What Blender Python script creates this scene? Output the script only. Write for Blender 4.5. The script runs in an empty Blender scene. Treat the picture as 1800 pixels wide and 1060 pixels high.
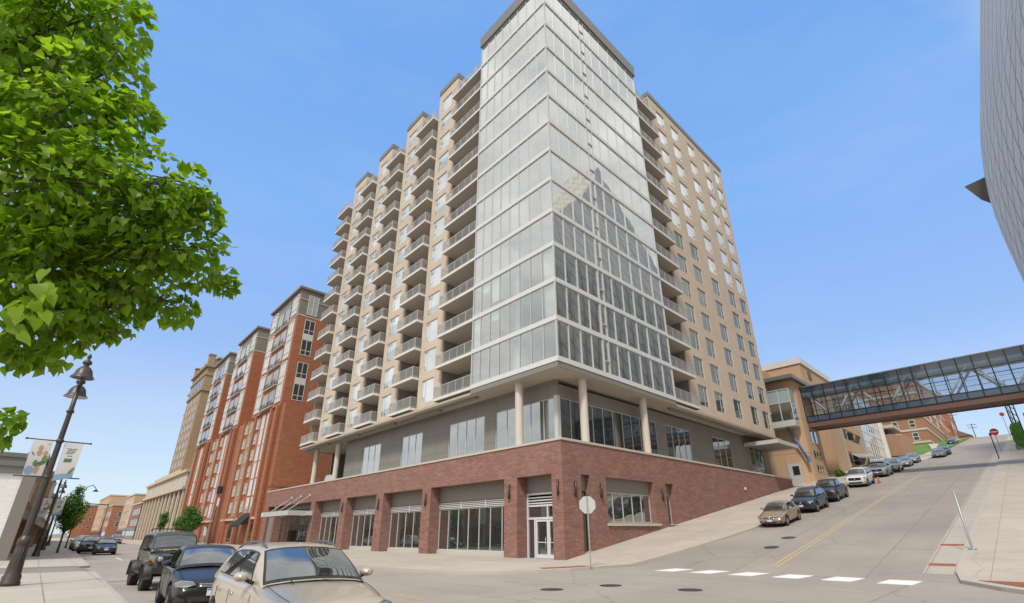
import bpy, bmesh, math, random
from mathutils import Vector, Matrix
random.seed(7)
rnd = random.uniform
scn = bpy.context.scene
COL = scn.collection
R = math.radians
# ------------------------------------------------------------------ street grid: a runs along the main street, b up the hill
CX, CY = 3.2506, 35.0
AU, AV = R(-40.2), R(44.4)
U = Vector((math.sin(AU), math.cos(AU), 0)); V = Vector((math.sin(AV), math.cos(AV), 0))
def W(a, b, z): return Vector((CX + a*U.x + b*V.x, CY + a*U.y + b*V.y, z))
def Wp(a, b, z): return W(a, b, z + .009*max(b, 0))
def road_z(b):
    if b <= -16: return 0.0
    if b <= 0:
        t = (b+16)/16; return .22*t*t*(3-2*t)*1.0
    if b <= 195: return .22 + .1518*b
    if b <= 225:
        t = (b-195)/30; return .22 + .1518*195 + .1518*30*(t-.5*t*t)
    return .22 + .1518*195 + .1518*15
# ------------------------------------------------------------------ materials
MATS = {}
def _nodes(name):
    m = bpy.data.materials.new(name); m.use_nodes = True
    nt = m.node_tree; nt.nodes.clear()
    out = nt.nodes.new('ShaderNodeOutputMaterial')
    return m, nt, out
def N(nt, t, **k):
    n = nt.nodes.new(t)
    for key, v in k.items():
        if key in n.inputs: n.inputs[key].default_value = v
        else: setattr(n, key, v)
    return n
def rgba(c): return (c[0], c[1], c[2], 1)
def mul(c, k): return tuple(min(1, x*k) for x in c)
def mixc(nt, fac, c1, c2, mode='MIX'):
    n = nt.nodes.new('ShaderNodeMix'); n.data_type = 'RGBA'; n.blend_type = mode
    for i, s in ((0, fac), (6, c1), (7, c2)):
        if hasattr(s, 'is_linked') or hasattr(s, 'links'): nt.links.new(s, n.inputs[i])
        else: n.inputs[i].default_value = s if i == 0 else (rgba(s) if len(s) == 3 else s)
    return n.outputs[2]
def ramp(nt, fac, p0, p1, c0=(0,0,0), c1=(1,1,1)):
    n = nt.nodes.new('ShaderNodeValToRGB'); nt.links.new(fac, n.inputs[0])
    n.color_ramp.elements[0].position = p0; n.color_ramp.elements[0].color = rgba(c0)
    n.color_ramp.elements[1].position = p1; n.color_ramp.elements[1].color = rgba(c1)
    return n.outputs[0]
def noise(nt, vec, scale, detail=4, rough=.6):
    n = N(nt, 'ShaderNodeTexNoise', Scale=scale, Detail=detail, Roughness=rough)
    if vec is not None: nt.links.new(vec, n.inputs['Vector'])
    return n.outputs['Fac']
def mapping(nt, vec, scale=(1,1,1), rot=(0,0,0)):
    n = nt.nodes.new('ShaderNodeMapping'); nt.links.new(vec, n.inputs[0])
    n.inputs['Scale'].default_value = scale; n.inputs['Rotation'].default_value = rot
    return n.outputs[0]
def bump(nt, h, strength=.2, dist=.02):
    n = N(nt, 'ShaderNodeBump', Strength=strength, Distance=dist); nt.links.new(h, n.inputs['Height'])
    return n.outputs[0]
def mat(name, col, rough=.6, metal=0, var=.12, scale=1.2, coat=0, streak=0, emit=None, fine=0, bumpy=0, spec=.5):
    """plain weathered surface: a base colour broken up by soft stains, fine grain and (streak) rain streaks"""
    if name in MATS: return MATS[name]
    m, nt, out = _nodes(name); p = N(nt, 'ShaderNodeBsdfPrincipled', Roughness=rough, Metallic=metal)
    p.inputs['Coat Weight'].default_value = coat; p.inputs['Coat Roughness'].default_value = .04
    p.inputs['Specular IOR Level'].default_value = spec
    tc = nt.nodes.new('ShaderNodeTexCoord'); v = tc.outputs['Object']
    c = mixc(nt, noise(nt, v, scale), mul(col, 1-var), mul(col, 1+var))
    if fine: c = mixc(nt, .5, c, mixc(nt, noise(nt, v, fine, 2, .8), mul(col, 1-var*1.6), mul(col, 1+var*1.6)))
    if streak:
        s = noise(nt, mapping(nt, v, (2.2, 2.2, .12)), 1.0, 5, .7)
        c = mixc(nt, ramp(nt, s, .48, .72), c, mul(col, 1-streak))
    nt.links.new(c, p.inputs['Base Color'])
    if bumpy: nt.links.new(bump(nt, noise(nt, v, bumpy, 4, .7), .35, .02), p.inputs['Normal'])
    if emit:
        p.inputs['Emission Color'].default_value = rgba(emit[0]); p.inputs['Emission Strength'].default_value = emit[1]
    nt.links.new(p.outputs[0], out.inputs[0]); MATS[name] = m; return m
def brick(name, c1, c2, mortar, accent, bw=.42, bh=.105, acc=.62, rough=.8):
    if name in MATS: return MATS[name]
    m, nt, out = _nodes(name); p = N(nt, 'ShaderNodeBsdfPrincipled', Roughness=rough)
    p.inputs['Specular IOR Level'].default_value = .35
    uv = nt.nodes.new('ShaderNodeUVMap').outputs[0]
    b = N(nt, 'ShaderNodeTexBrick', Scale=1.0); nt.links.new(uv, b.inputs['Vector'])
    b.inputs['Color1'].default_value = (0,0,0,1); b.inputs['Color2'].default_value = (1,1,1,1); b.inputs['Mortar'].default_value = (.5,.5,.5,1)
    b.inputs['Mortar Size'].default_value = .007; b.inputs['Brick Width'].default_value = bw; b.inputs['Row Height'].default_value = bh
    b.inputs['Mortar Smooth'].default_value = .3
    n1 = noise(nt, mapping(nt, uv, (.35, 1.6, 1)), 1.6, 5, .7)
    n2 = noise(nt, mapping(nt, uv, (1.3, 6.5, 1)), 1.5, 3, .6)
    c = mixc(nt, b.outputs['Color'], c1, c2)
    c = mixc(nt, ramp(nt, n1, .35, .7), c, mul(c1, .72))
    c = mixc(nt, ramp(nt, n2, acc, acc+.1), c, accent)
    c = mixc(nt, b.outputs['Fac'], c, mortar)
    tc = nt.nodes.new('ShaderNodeTexCoord')
    c = mixc(nt, ramp(nt, noise(nt, mapping(nt, tc.outputs['Object'], (.5,.5,.1)), .7, 4), .45, .8, (0,0,0), (.4,.4,.4)), c, mul(mortar, .9))
    nt.links.new(c, p.inputs['Base Color'])
    nt.links.new(bump(nt, b.outputs['Fac'], -.4, .01), p.inputs['Normal'])
    nt.links.new(p.outputs[0], out.inputs[0]); MATS[name] = m; return m
def panels(name, col, pw, ph, line=.02, dark=.45, rough=.55, metal=0, var=.1, offset=0, stain=.25, skew=0, vscale=.35, linecol=None, coat=0, crack=0, streak=(.12,1.3)):
    """sheet material with joints: concrete slabs, cladding panels, paving flags (UV in metres)"""
    if name in MATS: return MATS[name]
    m, nt, out = _nodes(name); p = N(nt, 'ShaderNodeBsdfPrincipled', Roughness=rough, Metallic=metal)
    p.inputs['Coat Weight'].default_value = coat
    uv = nt.nodes.new('ShaderNodeUVMap').outputs[0]
    src = uv
    if skew:
        sx = nt.nodes.new('ShaderNodeSeparateXYZ'); nt.links.new(uv, sx.inputs[0])
        mm = N(nt, 'ShaderNodeMath', operation='MULTIPLY_ADD'); nt.links.new(sx.outputs[0], mm.inputs[0]); mm.inputs[1].default_value = skew; nt.links.new(sx.outputs[1], mm.inputs[2])
        cx = nt.nodes.new('ShaderNodeCombineXYZ'); nt.links.new(sx.outputs[0], cx.inputs[0]); nt.links.new(mm.outputs[0], cx.inputs[1]); src = cx.outputs[0]
    b = N(nt, 'ShaderNodeTexBrick', Scale=1.0); nt.links.new(src, b.inputs['Vector'])
    b.offset = offset
    b.inputs['Color1'].default_value = rgba(mul(col, 1-var)); b.inputs['Color2'].default_value = rgba(mul(col, 1+var)); b.inputs['Mortar'].default_value = rgba(linecol or mul(col, dark))
    b.inputs['Mortar Size'].default_value = line; b.inputs['Brick Width'].default_value = pw; b.inputs['Row Height'].default_value = ph; b.inputs['Mortar Smooth'].default_value = .5
    c = b.outputs['Color']
    n1 = noise(nt, uv, vscale, 6, .65); n2 = noise(nt, uv, 14, 3, .7); n3 = noise(nt, mapping(nt, uv, (streak[0], streak[1], 1)), .9, 5, .7)
    c = mixc(nt, ramp(nt, n1, .4, .75, (0,0,0), (stain*2,)*3), c, mul(col, .62))
    c = mixc(nt, ramp(nt, n3, .45, .8, (0,0,0), (stain,)*3), c, mul(col, .7))
    c = mixc(nt, ramp(nt, n2, .3, .8, (0,0,0), (.35,)*3), c, mul(col, 1.16))
    if crack:
        wv = noise(nt, uv, .9, 4, .6)
        ad = N(nt, 'ShaderNodeVectorMath', operation='ADD'); nt.links.new(uv, ad.inputs[0])
        cb = nt.nodes.new('ShaderNodeCombineXYZ'); nt.links.new(wv, cb.inputs[0]); nt.links.new(noise(nt, mapping(nt, uv, (1,1,1), (0,0,1.3)), 1.1, 4, .6), cb.inputs[1]); nt.links.new(cb.outputs[0], ad.inputs[1])
        vo = N(nt, 'ShaderNodeTexVoronoi', Scale=.16); vo.feature = 'DISTANCE_TO_EDGE'; nt.links.new(ad.outputs[0], vo.inputs['Vector'])
        lin = ramp(nt, vo.outputs['Distance'], .002, .0055, (1,1,1), (0,0,0))
        msk = ramp(nt, noise(nt, uv, .11, 3, .5), .44, .56, (0,0,0), (crack,)*3)
        c = mixc(nt, mixc(nt, 1.0, lin, msk, 'MULTIPLY'), c, mul(col, .52))
        spots = ramp(nt, noise(nt, uv, 1.7, 2, .5), .70, .74, (0,0,0), (.45,)*3); c = mixc(nt, spots, c, mul(col, .6))
        pt = N(nt, 'ShaderNodeTexVoronoi', Scale=.13); pt.distance = 'CHEBYCHEV'; nt.links.new(uv, pt.inputs['Vector'])
        c = mixc(nt, ramp(nt, pt.outputs['Color'], .80, .81, (0,0,0), (.22,)*3), c, mul(col, .7))
    nt.links.new(c, p.inputs['Base Color'])
    nt.links.new(bump(nt, n2, .12, .01), p.inputs['Normal'])
    nt.links.new(p.outputs[0], out.inputs[0]); MATS[name] = m; return m
def glass(name, base, f0=.3, power=2.2, rough=.015, see=0.0, tint=(.5,.56,.53), refl=(.92,.95,.96), wav=.0, hi=1.0):
    """architectural coated glass: mirror reflection rising to grazing over a dark body or (see) over clear tinted glass"""
    if name in MATS: return MATS[name]
    m, nt, out = _nodes(name)
    lw = N(nt, 'ShaderNodeLayerWeight', Blend=.5)
    pw = N(nt, 'ShaderNodeMath', operation='POWER'); nt.links.new(lw.outputs['Facing'], pw.inputs[0]); pw.inputs[1].default_value = power
    ma = N(nt, 'ShaderNodeMath', operation='MULTIPLY_ADD'); ma.use_clamp = True
    nt.links.new(pw.outputs[0], ma.inputs[0]); ma.inputs[1].default_value = hi-f0; ma.inputs[2].default_value = f0
    gl = N(nt, 'ShaderNodeBsdfGlossy', Roughness=rough); gl.inputs['Color'].default_value = rgba(refl)
    if wav:
        tc = nt.nodes.new('ShaderNodeTexCoord')
        nt.links.new(bump(nt, noise(nt, tc.outputs['Object'], .55, 1, .4), wav, .03), gl.inputs['Normal'])
    df = N(nt, 'ShaderNodeBsdfDiffuse'); df.inputs['Color'].default_value = rgba(base)
    body = df.outputs[0]
    if see:
        tr = N(nt, 'ShaderNodeBsdfTransparent'); tr.inputs['Color'].default_value = rgba(tint)
        mx = N(nt, 'ShaderNodeMixShader'); mx.inputs[0].default_value = see
        nt.links.new(df.outputs[0], mx.inputs[1]); nt.links.new(tr.outputs[0], mx.inputs[2]); body = mx.outputs[0]
    mx2 = N(nt, 'ShaderNodeMixShader'); nt.links.new(ma.outputs[0], mx2.inputs[0]); nt.links.new(body, mx2.inputs[1]); nt.links.new(gl.outputs[0], mx2.inputs[2])
    nt.links.new(mx2.outputs[0], out.inputs[0]); MATS[name] = m; return m
def leafmat(name, c1, c2, tr=.45, rough=.45):
    if name in MATS: return MATS[name]
    m, nt, out = _nodes(name)
    tc = nt.nodes.new('ShaderNodeTexCoord'); v = tc.outputs['Object']
    geo = nt.nodes.new('ShaderNodeNewGeometry')
    c = mixc(nt, noise(nt, v, 2.5, 3), c1, c2)
    c = mixc(nt, geo.outputs['Random Per Island'], mul(c1, .8), c) 
    p = N(nt, 'ShaderNodeBsdfPrincipled', Roughness=rough); nt.links.new(c, p.inputs['Base Color'])
    t = N(nt, 'ShaderNodeBsdfTranslucent'); nt.links.new(mixc(nt, 1.0, c, (1.5, 1.55, .55), 'MULTIPLY'), t.inputs['Color'])
    mx = N(nt, 'ShaderNodeMixShader'); mx.inputs[0].default_value = tr
    nt.links.new(p.outputs[0], mx.inputs[1]); nt.links.new(t.outputs[0], mx.inputs[2]); nt.links.new(mx.outputs[0], out.inputs[0]); MATS[name] = m; return m
# ------------------------------------------------------------------ mesh builder
class MB:
    def __init__(s, fn=None): s.fn = fn or (lambda x, y, z: Vector((x, y, z))); s.v = []; s.f = []; s.m = []; s.uv = []; s.sm = []
    def add(s, pts, faces, uvs=None, m=0, smooth=False):
        o = len(s.v); s.v += [s.fn(*p) for p in pts]
        for i, f in enumerate(faces):
            s.f.append([o+k for k in f]); s.m.append(m); s.sm.append(smooth)
            if uvs: s.uv.append(uvs[i])
            else:
                P = [Vector(pts[k]) for k in f]
                n = (P[1]-P[0]).cross(P[2]-P[0]) if len(P) > 2 else Vector((0,0,1))
                ax = max(range(3), key=lambda q: abs(n[q]))
                s.uv.append([((p.y, p.z), (p.x, p.z), (p.x, p.y))[ax] for p in P])
    def box(s, x0, x1, y0, y1, z0, z1, m=0):
        if x0 > x1: x0, x1 = x1, x0
        if y0 > y1: y0, y1 = y1, y0
        if z0 > z1: z0, z1 = z1, z0
        s.add([(x0,y0,z0),(x1,y0,z0),(x1,y1,z0),(x0,y1,z0),(x0,y0,z1),(x1,y0,z1),(x1,y1,z1),(x0,y1,z1)],
              [(0,3,2,1),(4,5,6,7),(0,1,5,4),(1,2,6,5),(2,3,7,6),(3,0,4,7)], m=m)
    def quad(s, pts, m=0, uv=None): s.add(pts, [tuple(range(len(pts)))], [uv] if uv else None, m)
    def prism(s, poly, z0, z1, m=0, smooth=False):
        """poly: list of (x,y); z0/z1 numbers"""
        n = len(poly)
        s.add([(p[0], p[1], z0) for p in poly]+[(p[0], p[1], z1) for p in poly],
              [tuple(range(n))[::-1], tuple(range(n, 2*n))]+[(i, (i+1) % n, n+(i+1) % n, n+i) for i in range(n)], m=m, smooth=smooth)
    def cyl(s, x, y, z0, z1, r0, r1=None, n=14, m=0):
        r1 = r0 if r1 is None else r1
        c = [(math.cos(2*math.pi*i/n), math.sin(2*math.pi*i/n)) for i in range(n)]
        s.add([(x+r0*p, y+r0*q, z0) for p, q in c]+[(x+r1*p, y+r1*q, z1) for p, q in c],
              [(i, (i+1) % n, n+(i+1) % n, n+i) for i in range(n)], m=m, smooth=True)
        s.add([(x+r0*p, y+r0*q, z0) for p, q in c]+[(x+r1*p, y+r1*q, z1) for p, q in c], [tuple(range(n))[::-1], tuple(range(n, 2*n))], m=m)
    def lathe(s, x, y, prof, n=20, m=0):
        c = [(math.cos(2*math.pi*i/n), math.sin(2*math.pi*i/n)) for i in range(n)]
        pts = []; F = []
        for r, z in prof: pts += [(x+r*p, y+r*q, z) for p, q in c]
        for k in range(len(prof)-1):
            for i in range(n): F.append((k*n+i, k*n+(i+1) % n, (k+1)*n+(i+1) % n, (k+1)*n+i))
        s.add(pts, F, m=m, smooth=True)
    def tube(s, path, r, n=8, m=0):
        """path of points, r number or list"""
        P = [Vector(p) for p in path]; rr = r if isinstance(r, (list, tuple)) else [r]*len(P)
        pts = []; F = []
        for i, p in enumerate(P):
            d = (P[min(i+1, len(P)-1)]-P[max(i-1, 0)]).normalized()
            up = Vector((0,0,1)) if abs(d.z) < .9 else Vector((1,0,0))
            e1 = d.cross(up).normalized(); e2 = d.cross(e1)
            pts += [tuple(p+rr[i]*(math.cos(2*math.pi*k/n)*e1+math.sin(2*math.pi*k/n)*e2)) for k in range(n)]
        for i in range(len(P)-1):
            for k in range(n): F.append((i*n+k, i*n+(k+1) % n, (i+1)*n+(k+1) % n, (i+1)*n+k))
        F.append(tuple(range(n))[::-1]); F.append(tuple((len(P)-1)*n+k for k in range(n)))
        s.add(pts, F, m=m, smooth=True)
    def grid(s, rows, m=0, smooth=True, uv=None):
        n = len(rows[0]); pts = [p for r in rows for p in r]; F = []; UVs = []
        for i in range(len(rows)-1):
            for k in range(n-1):
                f = (i*n+k, i*n+k+1, (i+1)*n+k+1, (i+1)*n+k); F.append(f)
                if uv: UVs.append([uv[i][k], uv[i][k+1], uv[i+1][k+1], uv[i+1][k]])
        s.add(pts, F, UVs if uv else None, m, smooth)
    def mesh(s, name, mats, org, recalc=True):
        me = bpy.data.meshes.new(name)
        me.from_pydata([tuple(p-org) for p in s.v], [], s.f)
        for mm in mats: me.materials.append(mm)
        ul = me.uv_layers.new(name='UVMap'); k = 0
        for i, pl in enumerate(me.polygons):
            pl.material_index = s.m[i]; pl.use_smooth = s.sm[i]
            for j in range(pl.loop_total): ul.data[pl.loop_start+j].uv = s.uv[i][j]
        if recalc:
            bm = bmesh.new(); bm.from_mesh(me)
            bmesh.ops.recalc_face_normals(bm, faces=bm.faces); bm.to_mesh(me); bm.free()
        return me
def abs_loc(o):
    p = Vector((0,0,0))
    while o is not None: p = p+o.location; o = o.parent
    return p
def link(o, parent=None):
    COL.objects.link(o)
    if parent is not None: o.parent = parent
    return o
def part(name, mb, mats, parent, org=None, local=False):
    """one mesh object under parent; world-built meshes are made relative to the parent's place"""
    if not isinstance(mats, (list, tuple)): mats = [mats]
    base = Vector((0,0,0)) if local else abs_loc(parent)
    o = bpy.data.objects.new(name, mb.mesh(name, mats, (Vector(org) if org is not None else base)))
    if org is not None: o.location = Vector(org)-base
    return link(o, parent)
def part_each(name, mb, mats, parent):
    """every loose island of the builder becomes an object of its own"""
    root = list(range(len(mb.v)))
    def find(i):
        while root[i] != i: root[i] = root[root[i]]; i = root[i]
        return i
    for f in mb.f:
        for k in f[1:]: root[find(k)] = find(f[0])
    isl = {}
    for i, f in enumerate(mb.f): isl.setdefault(find(f[0]), []).append(i)
    for ids in isl.values():
        n = MB(); mp = {}
        for i in ids:
            for k in mb.f[i]:
                if k not in mp: mp[k] = len(n.v); n.v.append(mb.v[k])
            n.f.append([mp[k] for k in mb.f[i]]); n.m.append(mb.m[i]); n.uv.append(mb.uv[i]); n.sm.append(mb.sm[i])
        part(name, n, mats, parent)
def thing(name, label, cat, loc, group=None, rot=None):
    o = bpy.data.objects.new(name, None); o.empty_display_size = .3
    o.location = Vector(loc)
    if rot is not None: o.rotation_euler = rot
    COL.objects.link(o); o['label'] = label; o['category'] = cat
    if group: o['group'] = group
    return o
def solo(name, mb, mats, label, cat, loc, group=None):
    if not isinstance(mats, (list, tuple)): mats = [mats]
    o = bpy.data.objects.new(name, mb.mesh(name, mats, Vector(loc))); o.location = Vector(loc)
    COL.objects.link(o); o['label'] = label; o['category'] = cat
    if group: o['group'] = group
    return o
def struct(name, mb, mats, label=None, cat=None, kind='structure', recalc=True):
    if not isinstance(mats, (list, tuple)): mats = [mats]
    o = bpy.data.objects.new(name, mb.mesh(name, mats, Vector((0,0,0)), recalc)); COL.objects.link(o); o['kind'] = kind
    if label: o['label'] = label
    if cat: o['category'] = cat
    return o
def copy_part(src, parent, offset):
    c = src.copy(); COL.objects.link(c); c.parent = parent; c.location = src.location+offset
    for ch in list(src.children):
        d = ch.copy(); COL.objects.link(d); d.parent = c
    return c
# ------------------------------------------------------------------ shared materials
M = {}
M['road'] = panels('road_concrete', (.345,.303,.262), 9.0, 4.6, .03, .42, .75, var=.05, stain=.36, vscale=.16, crack=.9)
M['walk'] = panels('sidewalk_concrete', (.46,.405,.345), 1.75, 1.75, .026, .38, .8, var=.05, stain=.26)
M['walk_plain'] = panels('pavement_concrete', (.46,.405,.345), 4.0, 3.6, .018, .45, .8, var=.05, stain=.34, crack=.5)
M['kerb'] = mat('kerb_concrete', (.42,.385,.34), .8, var=.15, scale=1.5, fine=18)
M['white_paint'] = mat('road_paint_white', (.78,.78,.75), .6, var=.07, scale=2, fine=10)
M['yellow_paint'] = mat('road_paint_yellow', (.46,.36,.21), .7, var=.3, scale=3, fine=12)
M['rust'] = mat('rust_plate', (.26,.085,.035), .7, var=.2, scale=2, fine=20)
M['iron'] = mat('cast_iron', (.06,.055,.05), .6, metal=.3, var=.2, scale=6)
M['brick'] = brick('maroon_brick', (.24,.115,.092), (.34,.175,.145), (.26,.185,.16), (.52,.23,.09), .4, .1, .585)
M['redbrick'] = brick('orange_red_brick', (.35,.115,.054), (.455,.172,.084), (.37,.22,.15), (.27,.095,.055), .3, .09, .66)
M['tanbrick'] = brick('buff_brick', (.33,.225,.135), (.43,.30,.19), (.38,.3,.2), (.26,.15,.08), .3, .09, .64)
M['orangebrick'] = brick('orange_brick', (.36,.15,.085), (.44,.20,.115), (.38,.26,.19), (.30,.12,.07), .35, .12, .66)
M['tan'] = panels('tan_precast', (.57,.465,.36), 60, 3.155, .02, .66, .75, var=.03, stain=.2)
M['gray'] = panels('grey_fibre_panel', (.205,.196,.172), 3.1, 1.75, .03, .5, .6, var=.04, stain=.12)
M['gray_plain'] = mat('grey_panel_plain', (.215,.205,.18), .6, var=.06, scale=.6)
M['cap'] = mat('parapet_metal', (.19,.185,.175), .45, metal=.3, var=.06)
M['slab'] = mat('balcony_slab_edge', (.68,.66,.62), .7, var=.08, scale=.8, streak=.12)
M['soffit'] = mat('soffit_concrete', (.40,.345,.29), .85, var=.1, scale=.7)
M['rail'] = mat('galvanised_rail', (.56,.56,.54), .4, metal=.55, var=.06)
M['white'] = mat('white_aluminium', (.62,.62,.605), .5, metal=.0, var=.04)
M['silver'] = mat('silver_aluminium', (.52,.52,.50), .5, metal=.12, var=.05)
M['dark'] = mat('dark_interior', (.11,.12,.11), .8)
M['midwall'] = mat('interior_wall', (.36,.37,.35), .9, var=.05)
M['lightwall'] = mat('interior_white', (.62,.63,.61), .9, var=.04)
M['blind'] = mat('white_roller_blind', (.80,.81,.80), .9, var=.03)
M['column'] = mat('pale_concrete_column', (.57,.51,.44), .8, var=.07, scale=1.5, streak=.1)
M['stone_cap'] = mat('limestone_coping', (.50,.46,.39), .8, var=.12, scale=1.0, fine=8)
M['limestone'] = panels('limestone_blocks', (.56,.46,.34), 1.6, .8, .012, .6, .8, var=.05, stain=.2, offset=.5)
M['tower_glass'] = glass('curtain_wall_glass', (.06,.075,.066), .30, 1.35, .012, see=.9, tint=(.80,.87,.83), wav=.08, hi=.92, refl=(.94,.955,.95))
M['tower_glass_pale'] = glass('curtain_wall_glass_lightened', (.40,.415,.41), .26, 1.45, .012, see=.35, tint=(.80,.87,.83), wav=.08, hi=.92, refl=(.94,.955,.95))  # paler body colour on upper storeys imitates sky reflection and lit blinds
M['win_glass'] = glass('window_glass', (.055,.075,.068), .30, 1.5, .02, wav=.08)
M['casement_dark'] = glass('casement_glass_dark', (.05,.075,.064), .09, 2.0, .02, wav=.08, hi=.42)  # darkened, less mirroring panes imitate a dark building reflected in the lower rows
M['win_blind'] = glass('window_glass_blind', (.40,.43,.44), .34, 1.4, .02, wav=.08)
M['store_glass'] = glass('shop_glass', (.12,.14,.13), .22, 2.0, .015, see=.72, tint=(.55,.6,.57), wav=.06)
M['dark_glass'] = glass('dark_window_glass', (.03,.035,.037), .14, 2.6, .02, wav=.05)
M['sky_glass'] = glass('skyway_glass', (.04,.06,.085), .10, 2.6, .02, see=.95, tint=(.74,.81,.87), wav=.04)
M['spandrel'] = glass('skyway_spandrel_glass', (.045,.075,.12), .08, 2.6, .06, wav=.04)
M['cortened'] = mat('brown_steel', (.14,.075,.058), .6, var=.18, scale=.8, fine=6)
M['rampwall'] = mat('tan_rough_concrete', (.50,.335,.21), .85, var=.12, scale=.5, fine=10, streak=.15)
M['rampwall2'] = mat('reddish_concrete', (.37,.215,.14), .85, var=.14, scale=.5, fine=10, streak=.12)
M['grass'] = mat('lawn_grass', (.08,.19,.025), .9, var=.3, scale=.9, fine=20)
M['black'] = mat('black_metal', (.022,.021,.02), .45, metal=.3, var=.15)
M['bronze'] = mat('dark_bronze_paint', (.062,.055,.05), .42, metal=.35, var=.12, scale=4)
M['steel'] = mat('galvanised_post', (.33,.35,.36), .45, metal=.5, var=.1, scale=5)
M['bark'] = mat('grey_bark', (.12,.095,.075), .9, var=.3, scale=6, fine=30, bumpy=20)
M['leaf'] = leafmat('linden_leaf', (.165,.29,.022), (.36,.54,.06), .60, .40)
M['leaf2'] = leafmat('street_tree_leaf', (.055,.16,.014), (.11,.25,.022), .42, .5)
M['hedge'] = leafmat('hedge_leaf', (.06,.17,.016), (.12,.28,.03), .4, .5)
# ------------------------------------------------------------------ camera, sky, sun
cam = bpy.data.cameras.new('camera'); co = bpy.data.objects.new('camera', cam); COL.objects.link(co)
cam.sensor_width = 36; cam.lens = 905/1800*36; cam.clip_end = 6000; cam.clip_start = .1
co.location = (0, 0, 1.75); co.rotation_euler = (R(90+24.4), 0, 0); scn.camera = co
SUN_AZ, SUN_EL = R(-163), R(50)      # azimuth clockwise from +Y
sl = bpy.data.lights.new('sun', 'SUN'); sl.energy = 2.6; sl.angle = R(7); sl.color = (1, .95, .88)
so = bpy.data.objects.new('sun', sl); COL.objects.link(so)
sd = Vector((math.sin(SUN_AZ)*math.cos(SUN_EL), math.cos(SUN_AZ)*math.cos(SUN_EL), math.sin(SUN_EL)))
so.rotation_euler = sd.to_track_quat('Z', 'Y').to_euler(); so.location = (0, -20, 60)
wd = bpy.data.worlds.new('World'); scn.world = wd; wd.use_nodes = True
nt = wd.node_tree; nt.nodes.clear()
wo = nt.nodes.new('ShaderNodeOutputWorld'); bg = N(nt, 'ShaderNodeBackground', Strength=.1); nt.links.new(bg.outputs[0], wo.inputs[0])
sk = nt.nodes.new('ShaderNodeTexSky'); sk.sky_type = 'NISHITA'; sk.sun_disc = False
sk.sun_elevation = SUN_EL; sk.sun_rotation = SUN_AZ; sk.air_density = 1.0; sk.dust_density = .6; sk.ozone_density = 1.5
tc = nt.nodes.new('ShaderNodeTexCoord'); gen = tc.outputs['Generated']
sep = nt.nodes.new('ShaderNodeSeparateXYZ'); nt.links.new(gen, sep.inputs[0])
def wm(op, a, b=None, c=None):
    n = N(nt, 'ShaderNodeMath', operation=op)
    for i, x in enumerate((a, b, c)):
        if x is None: continue
        if isinstance(x, (int, float)): n.inputs[i].default_value = x
        else: nt.links.new(x, n.inputs[i])
    return n.outputs[0]
hl = wm('SQRT', wm('ADD', wm('ADD', wm('MULTIPLY', sep.outputs[0], sep.outputs[0]), wm('MULTIPLY', sep.outputs[1], sep.outputs[1])), 1e-5))
ca = wm('DIVIDE', sep.outputs[1], hl)                      # cosine of the azimuth: the clear part of the sky lies to the north
cl = noise(nt, mapping(nt, gen, (1, 1, 1.9)), 2.1, 7, .55); cl2 = noise(nt, mapping(nt, gen, (1, 1, 2.2)), 4.6, 6, .6)
# white cloud added out of view for pale glass reflections; clear north, ragged edge
edge = wm('ADD', sep.outputs[1], wm('MULTIPLY', wm('SUBTRACT', cl, .5), .22))
mr = N(nt, 'ShaderNodeMapRange'); mr.interpolation_type = 'SMOOTHSTEP'; nt.links.new(edge, mr.inputs[0])
mr.inputs[1].default_value = .47; mr.inputs[2].default_value = .34; mr.inputs[3].default_value = 0; mr.inputs[4].default_value = 1
def sstep(x, lo, hi):
    n = N(nt, 'ShaderNodeMapRange'); n.interpolation_type = 'SMOOTHSTEP'; nt.links.new(x, n.inputs[0])
    n.inputs[1].default_value = lo; n.inputs[2].default_value = hi; return n.outputs[0]
jit = wm('MULTIPLY', wm('SUBTRACT', cl, .5), .16)
west = sstep(wm('ADD', wm('SUBTRACT', wm('MULTIPLY', sep.outputs[0], -.68), wm('MULTIPLY', sep.outputs[1], .733)), jit), .02, .10)  # added cloud edge set just past the view, greys the left windows' reflections
high = sstep(wm('ADD', sep.outputs[2], jit), .85, .91)
cover = wm('MAXIMUM', wm('MAXIMUM', mr.outputs[0], west), high)
cloudc = mixc(nt, ramp(nt, cl2, .36, .66), (6.0, 6.3, 6.6), (10.2, 10.1, 9.9))
skyc = mixc(nt, 1.0, sk.outputs[0], (1.75, 2.6, 3.05), 'MULTIPLY')
# the clear air pales towards the horizon
vr = nt.nodes.new('ShaderNodeValToRGB'); nt.links.new(sep.outputs[2], vr.inputs[0]); cr_ = vr.color_ramp
cr_.elements[0].position = .03; cr_.elements[0].color = (.59,.635,.70,1); cr_.elements[1].position = .74; cr_.elements[1].color = (.165,.36,.76,1)
for p_, c_ in ((.13, (.485,.555,.685,1)), (.30, (.285,.42,.73,1)), (.52, (.215,.405,.785,1))):
    e_ = cr_.elements.new(p_); e_.color = c_
vsc = N(nt, 'ShaderNodeVectorMath', operation='SCALE'); nt.links.new(vr.outputs[0], vsc.inputs[0]); vsc.inputs['Scale'].default_value = 10
skyc = mixc(nt, .86, skyc, vsc.outputs[0])
wsp = ramp(nt, noise(nt, mapping(nt, gen, (1.0, 1.0, 4.5)), 2.6, 7, .62), .46, .78, (0,0,0), (.09,.09,.09))
skyc = mixc(nt, wsp, skyc, (7.0, 7.6, 8.4))
nt.links.new(mixc(nt, cover, skyc, cloudc), bg.inputs['Color'])
vs = scn.view_settings; scn.display_settings.display_device = 'sRGB'
vs.view_transform = 'Standard'; vs.look = 'None'; vs.exposure = .2; vs.gamma = 1
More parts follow.
